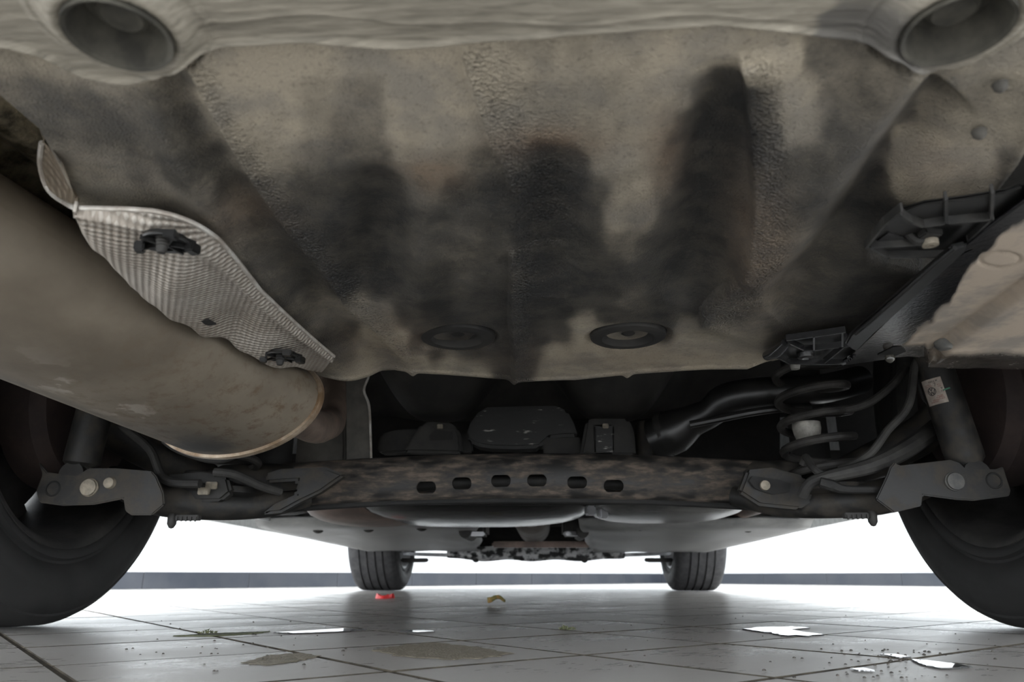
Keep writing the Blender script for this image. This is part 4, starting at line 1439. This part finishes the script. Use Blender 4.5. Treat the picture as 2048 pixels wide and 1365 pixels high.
# shock absorbers
for nm, top, bot, Y in (('R', (1853, 690), (1937, 936), 0.985), ('L', (203, 770), (160, 938), 0.985)):
    a_, b_ = aty(*top, Y), aty(*bot, Y)
    d = a_ - b_
    mb = MB()
    mb.tube([b_ + d * t for t in (-0.08, 0.02, 0.06, 0.10, 0.5, 1.0, 1.3)], [0.014, 0.017, 0.0225, 0.0232, 0.0232, 0.0232, 0.0232], 28, 1)
    sh = mb.build('shock_absorber', MAT['arm'], car)
    mb = MB()
    mb.tube([b_ + np.array([-0.0, -0.018, -0.010]), b_ + np.array([0, 0.05, -0.010])], 0.017, 18, 1)
    sub(mb.build('lower_bush', MAT['dark'], sh))
    if nm == 'R':
        # paper label wrapped on the tube
        ax = d / np.linalg.norm(d)
        cL = aty(1874, 786, Y)
        c0 = b_ + ax * ((cL - b_) @ ax)
        toc = _C - c0
        toc = toc - ax * (toc @ ax)
        toc /= np.linalg.norm(toc)
        sd = np.cross(ax, toc)
        if sd[0] < 0:
            sd = -sd
        Rl = 0.0232 + 0.0005

        def lab(u, v, lift=0.0):
            """u: along the tube (m, + up), v: angle around, + right"""
            return c0 + ax * u + (toc * math.cos(v) + sd * math.sin(v)) * (Rl + lift)
        v0, v1, hu = -1.02, 0.14, 0.0172
        LP = np.zeros((12, 20, 3))
        for i in range(12):
            for j in range(20):
                LP[i, j] = lab(-hu + 2 * hu * i / 11, v0 + (v1 - v0) * j / 19)
        lo = grid_mesh('sticker', LP, MAT['label'], sh)
        sub(lo)
        lo['label'] = 'pale paper sticker with faded print'

        def strokes(name, segs, wid, material):
            mb_ = MB()
            for (u0, a0), (u1, a1) in segs:
                n_ = 5
                du, da = u1 - u0, (a1 - a0) * Rl
                l_ = math.hypot(du, da) + 1e-9
                pu, pa = -da / l_ * wid, du / l_ * wid / Rl
                for k in range(n_):
                    q0, q1 = k / n_, (k + 1) / n_
                    P4 = []
                    for (qq, sg) in ((q0, 1), (q1, 1), (q1, -1), (q0, -1)):
                        P4.append(lab(u0 + du * qq + pu * sg, a0 + (a1 - a0) * qq + pa * sg, 0.0003))
                    mb_.add(P4, [(0, 1, 2, 3)])
            return mb_

        def circ(u, v, r, n=20):
            pts = [(u + r * math.cos(2 * math.pi * k / n), v + r * math.sin(2 * math.pi * k / n) / Rl) for k in range(n + 1)]
            return list(zip(pts[:-1], pts[1:]))
        vm = -0.50
        S_ = circ(0.0006, vm - 0.02, 0.0052)
        # roundel: two stacked chevrons inside the ring
        k = 1 / Rl
        e = 0.0006
        vq = vm - 0.02
        S_ += [((e + 0.0044, vq - 0.0020 * k), (e + 0.0010, vq)), ((e + 0.0010, vq), (e + 0.0044, vq + 0.0020 * k)),
               ((e + 0.0026, vq - 0.0044 * k), (e - 0.0042, vq - 0.0017 * k)), ((e - 0.0042, vq - 0.0017 * k), (e + 0.0000, vq)),
               ((e + 0.0000, vq), (e - 0.0042, vq + 0.0017 * k)), ((e - 0.0042, vq + 0.0017 * k), (e + 0.0026, vq + 0.0044 * k))]
        m1_ = strokes('print', S_, 0.00055, MAT['ink'])
        # characters: H at the top, 7 below it, faint rows of print
        vx, ux = -0.13, 0.0135
        H_ = [((ux + 0.0012, vx - 0.03), (ux - 0.0012, vx - 0.03)), ((ux + 0.0012, vx + 0.03), (ux - 0.0012, vx + 0.03)), ((ux, vx - 0.03), (ux, vx + 0.03))]
        for q in range(4):
            vq2 = -0.52 + q * 0.085
            H_ += [((0.0132 + 0.0008, vq2), (0.0132 - 0.0008, vq2)), ((0.0132 + 0.0008, vq2), (0.0132 + 0.0008, vq2 + 0.05)), ((0.0132 - 0.0008, vq2 + 0.05), (0.0132 - 0.0008, vq2))]
        H_ += [((0.0106, -0.32), (0.0106, -0.22)), ((0.0106, -0.22), (0.0060, -0.27))]
        H_ += [((0.0030, -0.02), (0.0010, 0.02)), ((0.0030, 0.06), (0.0010, 0.02)), ((0.0030, -0.02), (0.0030, 0.06)), ((-0.0004, -0.03), (-0.0026, -0.03)), ((-0.0004, 0.04), (-0.0026, 0.04))]
        m2_ = strokes('print', H_, 0.00028, MAT['ink'])
        n0 = len(m1_.v)
        m1_.add(m2_.v, m2_.f)
        o = m1_.build('sticker_print', MAT['ink'], sh, smooth=False)
        sub(o)
        o['label'] = 'black roundel and letters printed on the sticker'
        rows = []
        for u_, a0, a1 in ((0.0098, -0.80, -0.42), (0.0078, -0.80, -0.38), (0.0078, -0.14, 0.05), (0.0055, -0.12, 0.06), (-0.0068, -0.30, 0.02), (-0.0088, -0.36, 0.05), (-0.0112, -0.60, 0.06), (-0.0135, -0.75, -0.30)):
            n_ = max(3, int((a1 - a0) / 0.055))
            for q in range(n_):
                x0 = a0 + (a1 - a0) * q / n_
                hgt = random.uniform(0.0004, 0.0009)
                rows += [((u_ + hgt, x0), (u_ - hgt, x0)), ((u_ + hgt * random.choice([-1, 0, 1]), x0), (u_ + hgt * random.choice([-1, 1]), x0 + 0.03))]
        o = strokes('p', rows, 0.00022, MAT['red_ink']).build('sticker_print', MAT['red_ink'], sh, smooth=False)
        sub(o)
        o['label'] = 'rows of faded red print on the sticker'
        o = strokes('p', [((-0.0012, 0.05), (0.0002, 0.42))], 0.0009, MAT['green_ink']).build('paint_mark', MAT['green_ink'], sh, smooth=False)
        sub(o)
        o['label'] = 'green paint dab beside the sticker'

# coil springs with bump stops
for s in (-1, 1):
    cx_, cy_ = s * 0.437, 1.085
    path = []
    turns, z0, z1 = 5.2, 0.190, 0.385
    for k in range(int(turns * 22) + 1):
        w = 2 * math.pi * k / 22
        fr = k / (turns * 22)
        rr = 0.0485 - 0.008 * max(0, 0.12 - fr) / 0.12
        path.append((cx_ + rr * math.cos(w * s + 0.6), cy_ + rr * math.sin(w * s + 0.6), z0 + (z1 - z0) * fr))
    mb = MB()
    mb.tube(path, 0.0062, 10, 1)
    cs = mb.build('coil_spring', MAT['spring'], car)
    mb = MB()
    mb.lathe([(0.0, 0.0), (0.0, 0.010), (0.006, 0.016), (0.014, 0.0185), (0.022, 0.020), (0.030, 0.0195), (0.034, 0.0)], (cx_ - 0.014 * s, cy_, 0.252), 'Z', 24)
    mb.build('bump_stop', MAT['white_rubber'], car)
    mb = MB()
    mb.tube([(cx_ + 0.03, cy_ + 0.12, 0.17), (cx_ + 0.03, cy_ + 0.12, 0.46)], 0.030, 18, 1)
    mb.build('body_post', MAT['pitch'], car)

# cables, hoses
def cable(name, pts, r, material, label=None, sub_=5, seg=10):
    mb_ = MB()
    mb_.tube([aty(x, y, Y) for x, y, Y in pts], r, seg, sub_)
    o_ = mb_.build(name, material, car)
    if label:
        o_['label'] = label
    return o_


cable('brake_hose', [(1840, 705, 0.99), (1829, 735, 0.985), (1817, 811, 0.98), (1775, 862, 0.985), (1746, 902, 0.99), (1712, 926, 1.0), (1680, 940, 1.02)], 0.0052, MAT['cable'])
cable('brake_hose', [(1812, 735, 1.03), (1790, 765, 1.03), (1744, 803, 1.03), (1700, 818, 1.04), (1660, 822, 1.06)], 0.0055, MAT['cable'])
cable('brake_hose', [(1836, 738, 1.0), (1846, 790, 1.0), (1868, 815, 1.01)], 0.004, MAT['cable'])
cable('handbrake_cable', [(1880, 850, 1.06), (1861, 866, 1.04), (1802, 905, 1.005), (1738, 934, 0.985), (1640, 958, 0.985), (1616, 972, 0.99), (1605, 992, 1.0)], [0.014, 0.013, 0.012, 0.010, 0.007, 0.007, 0.007], MAT['cable'])
cable('handbrake_cable', [(1605, 930, 1.04), (1612, 915, 1.03), (1625, 935, 1.0), (1650, 950, 0.99), (1700, 942, 0.985)], 0.005, MAT['cable'])
o = cable('handbrake_cable', [(1640, 965, 0.975), (1665, 972, 0.972), (1690, 979, 0.97), (1760, 980, 0.98)], [0.0065, 0.0075, 0.0055, 0.0045], MAT['dark'])
cable('handbrake_cable', [(560, 985, 1.06), (520, 972, 1.03), (470, 950, 1.0), (430, 945, 1.0)], 0.006, MAT['cable'])
cable('handbrake_cable', [(330, 880, 0.99), (360, 900, 0.99), (430, 920, 1.0), (480, 905, 1.01), (500, 890, 1.03)], 0.006, MAT['cable'])
cable('brake_hose', [(240, 850, 1.01), (300, 900, 1.0), (330, 960, 0.99), (400, 968, 0.985)], 0.006, MAT['dark'])
# filler neck and rubber elbow at the right
mb = MB()
mb.tube([aty(1312, 880, 1.24), aty(1350, 862, 1.22), aty(1385, 842, 1.20), aty(1420, 826, 1.18), aty(1447, 803, 1.165), aty(1487, 790, 1.15), aty(1560, 783, 1.14), aty(1640, 779, 1.15), aty(1720, 760, 1.2)], [0.036, 0.037, 0.026, 0.0235, 0.026, 0.0245, 0.0235, 0.023, 0.023], 22, 6)
fn = mb.build('filler_hose', MAT['hose'], car)
mb = MB()
a_, b_ = aty(1330, 870, 1.232), aty(1342, 864, 1.226)
mb.tube([a_, b_], 0.0385, 22, 1)
sub(mb.build('hose_clamp', MAT['dark'], fn))
cable('vent_hose', [(1380, 850, 1.15), (1440, 838, 1.14), (1500, 826, 1.13), (1560, 818, 1.13), (1620, 815, 1.14)], 0.006, MAT['hose'])
mb = MB()
c = aty(1300, 880, 1.27)
mb.lathe([(-0.06, 0.026), (0.022, 0.026), (0.030, 0.022), (0.033, 0.0)], (c[0], 1.27, c[2]), 'Z', 24)
mb.build('fuel_filter', MAT['arm'], car)
# sensor and connectors by the right beam end
yslab('arm_opening_shade', [(1498, 962), (1504, 952), (1560, 960), (1582, 968), (1580, 984), (1545, 990), (1510, 978)], 1.035, 0.002, MAT['pitch'], bpy.data.objects['twist_beam'], 0.0005)  # black sheet imitates the darkness of an opening; nothing is cut
sub(bpy.data.objects['arm_opening_shade'])
mb = MB()
c = aty(1531, 971, 1.03)
mb.lathe([(0.0, 0.007), (-0.004, 0.0065), (-0.005, 0.0)], (c[0], 1.034, c[2]), 'Y', 14)
sub(mb.build('arm_bolt', MAT['bolt'], beam))
yslab('arm_gusset', [(1478, 985), (1495, 940), (1545, 935), (1610, 952), (1630, 1000), (1600, 1020), (1520, 1012)], 1.04, 0.02, MAT['arm'], car, 0.004)
yslab('arm_gusset', [(528, 948), (560, 938), (650, 934), (690, 950), (640, 985), (600, 1004), (560, 1026), (520, 1030), (548, 1008), (592, 988), (594, 962), (532, 966)], 1.07, 0.02, MAT['arm'], car, 0.004)
yslab('cable_bracket', [(330, 950), (400, 944), (455, 955), (462, 985), (440, 1003), (360, 1005), (335, 985)], 1.02, 0.02, MAT['dark'], car, 0.004)
c = aty(408, 983, 1.015)
mb = MB()
mb.box(c, (0.016, 0.006, 0.010), 0, 0.001)
mb.box(c + np.array([0.008, 0.004, 0.008]), (0.016, 0.006, 0.010), 0, 0.001)
o = mb.build('cable_clamp', MAT['bolt'], car)

# ------------------------------------------------ underbody above and ahead of the axle
# rear floor pan with two rounded wells
NX, NY = 150, 70
fx = np.linspace(-0.80, 0.80, NX)
fy = np.linspace(0.05, 1.50, NY)
GX, GY = np.meshgrid(fx, fy)
GZ = 0.47 + 0.015 * fbm(GX * 8, GY * 8, 3, 2)
for (px, py, rx, rz) in ((876, 770, 0.105, 0.12), (1232, 770, 0.11, 0.12)):
    c = aty(px, 842, 1.27)
    GZ -= (0.47 - c[2]) * np.exp(-((np.abs(GX - c[0]) / rx) ** 3.2) - (np.abs(GY - 1.27) / 0.13) ** 3.2)
GZ -= 0.10 * np.exp(-((GX - 0.0) / 0.9) ** 6) * sstep(GY - 1.40, 0.05)
ROOM = np.stack([GX, GY, GZ], -1)
pan2 = grid_mesh('rear_floor_pan', ROOM, MAT['dark'], car)
# upright rear face of the tank bay closing the view
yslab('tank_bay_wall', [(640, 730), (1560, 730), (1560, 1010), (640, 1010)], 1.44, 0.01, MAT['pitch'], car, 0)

cov = yslab('tank_cover', [(932, 872), (940, 846), (955, 825), (974, 814), (1040, 812), (1111, 811), (1135, 821), (1148, 846), (1157, 873), (1128, 874), (1100, 877), (1079, 896), (1030, 898), (985, 897), (958, 893), (938, 884)], 1.26, 0.05, MAT['scuffed'], car, 0.008)
for nm, poly in (('A', [(806, 905), (826, 872), (842, 847), (860, 843), (900, 846), (915, 856), (921, 872), (924, 908)]), ('B', [(1160, 912), (1166, 875), (1172, 842), (1186, 837), (1256, 837), (1264, 850), (1270, 870), (1273, 912)])):
    bk = yslab('tank_bracket', poly, 1.24, 0.03, MAT['dark'], car, 0.005)
    if nm == 'A':
        yslab('bracket_recess_shade', [(858, 872), (870, 860), (905, 864), (906, 880), (860, 882)], 1.2392, 0.002, MAT['pitch'], bk, 0)  # flat black plate, the recess's shade put into its colour
        bb = (880, 854)
    else:
        yslab('bracket_pad', [(1188, 850), (1228, 850), (1228, 908), (1190, 908)], 1.235, 0.006, MAT['scuffed'], bk, 0.003)
        bb = (1211, 853)
    c = aty(*bb, 1.235)
    mb = MB()
    mb.box(c, (0.010, 0.006, 0.008), 0, 0.001)
    mb.build('bracket_nut', MAT['bolt'], bk)
    for ch in bk.children:
        sub(ch)
yslab('tank_strap', [(752, 892), (762, 868), (790, 860), (836, 858), (846, 866), (815, 905), (760, 908)], 1.27, 0.03, MAT['dark'], car, 0.004)
yslab('tank_strap', [(915, 868), (945, 866), (945, 905), (922, 905)], 1.28, 0.02, MAT['dark'], car, 0.003)
yslab('tank_strap', [(1085, 878), (1160, 874), (1165, 915), (1088, 912)], 1.265, 0.015, MAT['dark'], car, 0.002)
# dull heat shield plate with a fold, behind the exhaust pipe
mb = MB()
L1 = [(600, 715), (686, 715), (686, 965), (588, 965), (594, 880)]
mb.slab([aty(x, y, 1.25) for x, y in L1], (0, 0.003, 0))
mb.slab([aty(686, 715, 1.25), aty(690, 715, 1.225), aty(690, 965, 1.225), aty(686, 965, 1.25)], (0.003, 0, 0))
L2 = [(690, 715), (738, 715), (738, 752), (728, 782), (738, 812), (742, 965), (690, 965)]
mb.slab([aty(x, y, 1.225) for x, y in L2], (0, 0.003, 0))
ts_ = mb.build('tunnel_shield', MAT['tunnel'], car, bevel=0.0008, seg=1)
mb = MB()
mb.tube([aty(x, y, 1.224) for x, y in ((738, 715), (738, 750), (728, 781), (738, 812), (741, 870), (743, 960))], 0.0022, 8, 4)
tag(sub(mb.build('rolled_edge', EDGE_M, ts_)), 'bright rolled edge')

# tank bottom, trays and panels ahead of the axle (all lie level, seen almost edge on)


def blob(name, cx, cy, cz, rx, ry, rz, material, pw=2.6, label=None):
    v, f = [], []
    n, k_ = 40, 12
    for i in range(k_ + 1):
        ph = -math.pi / 2 + math.pi * i / k_
        for j in range(n):
            w = 2 * math.pi * j / n
            se = lambda t, p: math.copysign(abs(t) ** (2 / p), t)
            v.append((cx + rx * se(math.cos(ph), pw) * se(math.cos(w), pw), cy + ry * se(math.cos(ph), pw) * se(math.sin(w), pw), cz + rz * se(math.sin(ph), pw)))
    for i in range(k_):
        for j in range(n):
            f.append((i * n + j, i * n + (j + 1) % n, (i + 1) * n + (j + 1) % n, (i + 1) * n + j))
    o_ = MB().add(v, f).build(name, material, car)
    if label:
        o_['label'] = label
    return o_


blob('fuel_tank', -0.12, 1.78, 0.232, 0.27, 0.26, 0.050, MAT['gloss'], 2.8)
blob('tank_tray', 0.31, 1.72, 0.222, 0.17, 0.22, 0.036, MAT['greygloss'], 2.8)
blob('floor_tray', -0.38, 1.80, 0.230, 0.14, 0.18, 0.048, MAT['tanmetal'], 2.6)
blob('floor_tray', -0.60, 1.72, 0.255, 0.10, 0.2, 0.05, MAT['dark'], 2.6)
mb = MB()
mb.tube([(0.50, 1.75, 0.235), (0.56, 1.82, 0.235), (0.56, 2.3, 0.235)], 0.022, 16, 4)
mb.build('fuel_line_cover', MAT['tanmetal'], car)
for x, y in ((1180, 1022), (1205, 1028)):
    c = aty(x, y, 1.62)
    mb = MB()
    mb.box(c, (0.02, 0.02, 0.02), 0.4, 0.003)
    mb.build('tank_fixing', MAT['bright_alloy'], car)
# dark body floor above the trays
m = MB()
m.box((0, 2.45, 0.290), (1.48, 2.0, 0.02), 0, 0.0)
m.build('cabin_floor', MAT['dark'], car, smooth=False)
for s in (-1, 1):
    v = []
    rows = []
    nX, nY = 22, 40
    PPn = np.zeros((nY, nX, 3))
    for i in range(nY):
        t = i / (nY - 1)
        y = 2.02 + (3.40 - 2.02) * t
        xi = 0.13 + 0.12 * t + 0.02 * math.sin(t * 9) * (0.3 if s > 0 else 0.5)
        xo = 0.745
        for j in range(nX):
            q = j / (nX - 1)
            x = s * (xi + (xo - xi) * q)
            z = 0.196 - 0.022 * t + 0.003 * math.cos(q * 16) * math.exp(-((t - 0.5) / 0.6) ** 2) - 0.002 * math.sin(t * 20) * (1 - q) + 0.020 * max(0, 1 - t / 0.03)
            PPn[i, j] = (x, y, z)
    pn = grid_mesh('undertray', PPn, MAT['tray'], car)
    md = pn.modifiers.new('thick', 'SOLIDIFY')
    md.thickness = 0.006
    # fixings
    for q in range(3):
        mb = MB()
        x_, y_ = s * (0.30 + 0.16 * q), 2.10 + 0.05 * q
        mb.lathe([(0.004, 0.016), (-0.002, 0.014), (-0.006, 0.007), (-0.007, 0)], (x_, y_, 0.193), 'Z', 14)
        sub(mb.build('tray_fixing', MAT['dark'], pn))
    # sill
    m = MB()
    m.slab([(s * 0.70, 1.42, 0.212), (s * 0.765, 1.42, 0.222), (s * 0.80, 1.42, 0.30), (s * 0.70, 1.42, 0.30)], (0, 1.94, -0.010))
    m.build('sill', MAT['paint'], car, bevel=0.004)
    # jacking point block by the front wheel
    m = MB()
    c = aty(723 if s < 0 else 1425, 1091, 3.28)
    m.box((c[0], 3.28, c[2]), (0.10, 0.06, 0.018), 0, 0.003)
    for k in range(6):
        m.box((c[0] - 0.04 + k * 0.016, 3.245, c[2] - 0.004), (0.005, 0.012, 0.02))
    m.build('jacking_point', MAT['dark'], car)
    # tunnel bracket with shiny bolt
    m = MB()
    xx = s * 0.14 - 0.02
    m.box((xx, 2.35, 0.215), (0.05, 0.16, 0.06), 0, 0.008)
    m.tube([(xx + s * 0.03, 2.20, 0.19), (xx + s * 0.03, 2.40, 0.19)], 0.018, 12, 1)
    m.build('tunnel_bracket', MAT['alloy'], car)
    m = MB()
    m.box((xx, 2.24, 0.186), (0.045, 0.03, 0.012), 0.3, 0.003)
    m.build('bracket_bolt', MAT['bright_alloy'], car)
# exhaust resonator and cross brace in the tunnel
mb = MB()
c = aty(1062, 1036, 2.45)
mb.lathe([(-0.06, 0.0), (-0.055, 0.045), (-0.03, 0.062), (0.0, 0.066), (0.7, 0.066), (0.72, 0.0)], (c[0], 2.50, 0.262), 'Y', 36)
mb.build('resonator', grime('pale_exhaust_steel', (0.16, 0.145, 0.13), (0.27, 0.245, 0.225), 14, rough=0.5, metal=0.2), car)
mb = MB()
a_, b_ = aty(985, 1090, 2.95), aty(1180, 1090, 2.95)
mb.box((a_ + b_) / 2, (b_[0] - a_[0], 0.07, 0.022), 0, 0.006)
mb.build('tunnel_brace', MAT['tanmetal'], car)
mb = MB()
mb.box((0, 2.7, 0.40), (0.5, 1.5, 0.1))
mb.build('tunnel_roof', MAT['pitch'], car, smooth=False)

# front subframe, sump, control arms
NXs = 60
v, f = [], []
for i in range(NXs):
    t = i / (NXs - 1)
    x = -0.40 + 0.80 * t
    lowz = 0.136 + 0.004 * math.sin(t * 23) + 0.012 * (abs(t - 0.5) * 2) ** 6
    hi = 0.172 + 0.006 * math.sin(t * 17 + 1)
    for (dy, z) in ((0.02, hi + 0.03), (0.0, hi), (-0.01, (hi + lowz) / 2), (0.012, lowz), (0.06, lowz - 0.002), (0.16, lowz + 0.004), (0.17, hi + 0.03)):
        v.append((x, 3.46 + dy, z))
for i in range(NXs - 1):
    for j in range(6):
        f.append((i * 7 + j, i * 7 + j + 1, (i + 1) * 7 + j + 1, (i + 1) * 7 + j))
f += [tuple(range(7)), tuple((NXs - 1) * 7 + j for j in range(7))]
sf = MB().add(v, f).build('front_subframe', MAT['subframe'], car)
for x in (-0.33, -0.27, -0.2, -0.06, 0.05, 0.14, 0.22, 0.30):
    mb = MB()
    mb.lathe([(0.006, 0.017), (-0.008, 0.015), (-0.014, 0.008), (-0.015, 0.0)], (x + 0.0, 3.475, 0.15 + 0.01 * math.sin(x * 50)), 'Y', 12)
    sub(mb.build('subframe_bolt', random.choice([MAT['bright_alloy'], MAT['dark'], MAT['subframe']]), sf))
mb = MB()
mb.box((0.0, 3.80, 0.40), (0.85, 0.5, 0.42), 0, 0.04)
mb.build('engine', MAT['dark'], car)
for s in (-1, 1):
    m = MB()
    pts = [(0.34, 3.50), (0.44, 3.56), (0.60, 3.66), (0.645, 3.70), (0.645, 3.78), (0.56, 3.80), (0.40, 3.78), (0.34, 3.72)]
    m.slab([(s * x, y, 0.152 + 0.012 * (x - 0.34) / 0.3) for x, y in pts], (0, 0, 0.014))
    ca_o = m.build('control_arm', MAT['steelarm'], car, bevel=0.003)
    m = MB()
    m.slab([(s * x, y, 0.130) for x, y in ((0.50, 3.58), (0.635, 3.60), (0.635, 3.74), (0.54, 3.74))], (0, 0, 0.018))
    sub(m.build('ball_joint_plate', MAT['dark'], ca_o, bevel=0.004))
    m = MB()
    m.tube([(s * 0.30, 3.74, 0.24), (s * 0.48, 3.73, 0.235), (s * 0.66, 3.72, 0.245)], 0.018, 14, 3)
    m.build('drive_shaft', MAT['dark'], car)

# ------------------------------------------------ outer body: closes the car off from above and from the sides
half = [(-0.10, 0.36), (-0.13, 0.50), (-0.12, 0.72), (-0.06, 0.95), (0.10, 1.04), (0.32, 1.30), (0.62, 1.43), (1.4, 1.47), (2.0, 1.45), (2.55, 1.28), (3.0, 0.98), (3.5, 0.92), (4.1, 0.82), (4.38, 0.66), (4.42, 0.45), (4.40, 0.24)]


def arch(yc):
    return [(yc + 0.36 * math.cos(a), TR + 0.36 * math.sin(a)) for a in np.linspace(-0.22, math.pi + 0.22, 18)]


for s in (-1, 1):
    bot = [(4.40, 0.24)] + [p for p in arch(AX_F)] + [(AX_F - 0.40, 0.20), (AX_R + 0.40, 0.21)] + [p for p in arch(AX_R)] + [(0.55, 0.27), (0.0, 0.33)]
    outl = half[:-1] + bot
    m = MB()
    n = len(outl)
    def xo(z):
        return 0.865 - 0.02 * max(0, 0.5 - z) - 0.42 * max(0, z - 0.92) ** 1.2
    m.add([(s * xo(z), y, z) for y, z in outl] + [(s * (xo(z) - 0.02), y, z) for y, z in outl], [tuple(range(n)), tuple(range(2 * n - 1, n - 1, -1))] + [(i, (i + 1) % n, (i + 1) % n + n, i + n) for i in range(n)])
    m.build('body_side', MAT['paint'], car, smooth=False)
    # wheel arch liners
    for yc in (AX_R, AX_F):
        ar = [(y, z) for y, z in [(yc + 0.35 * math.cos(a), TR + 0.35 * math.sin(a)) for a in np.linspace(-0.1, math.pi + 0.1, 16)]]
        m = MB()
        v = [(s * x, y, z) for x in (0.86, 0.60) for y, z in ar]
        k = len(ar)
        m.add(v, [(i, i + 1, i + 1 + k, i + k) for i in range(k - 1)])
        m.build('arch_liner', MAT['pitch'], car)
# skin across the car from the rear bumper over the roof to the nose
m = MB()
n = len(half)
def xo2(z):
    return 0.865 - 0.42 * max(0, z - 0.92) ** 1.2
v = []
for y, z in half:
    for q in np.linspace(-1, 1, 9):
        v.append((q * xo2(z), y - (0.10 * q * q if y > 3 else -0.05 * q * q if y < 0.2 else 0) , z + 0.03 * (1 - q * q) * (z > 0.9)))
m.add(v, [(i * 9 + j, i * 9 + j + 1, (i + 1) * 9 + j + 1, (i + 1) * 9 + j) for i in range(n - 1) for j in range(8)])
m.build('body_skin', MAT['paint'], car, angle=50)
# rear bumper with a returned lower edge
m = MB()
prof = [(-0.12, 0.52), (-0.14, 0.42), (-0.10, 0.325), (-0.03, 0.300), (0.06, 0.292), (0.12, 0.289), (0.12, 0.32), (-0.02, 0.34), (-0.06, 0.42)]
v = []
for q in np.linspace(-1, 1, 25):
    for y, z in prof:
        v.append((q * 0.868, y - 0.02 + 0.055 * q * q + (0.10 * q ** 6 if y > -0.05 else 0), z))
k = len(prof)
m.add(v, [(i * k + j, i * k + (j + 1) % k, (i + 1) * k + (j + 1) % k, (i + 1) * k + j) for i in range(24) for j in range(k)])
m.build('rear_bumper', MAT['black_plastic'], car)
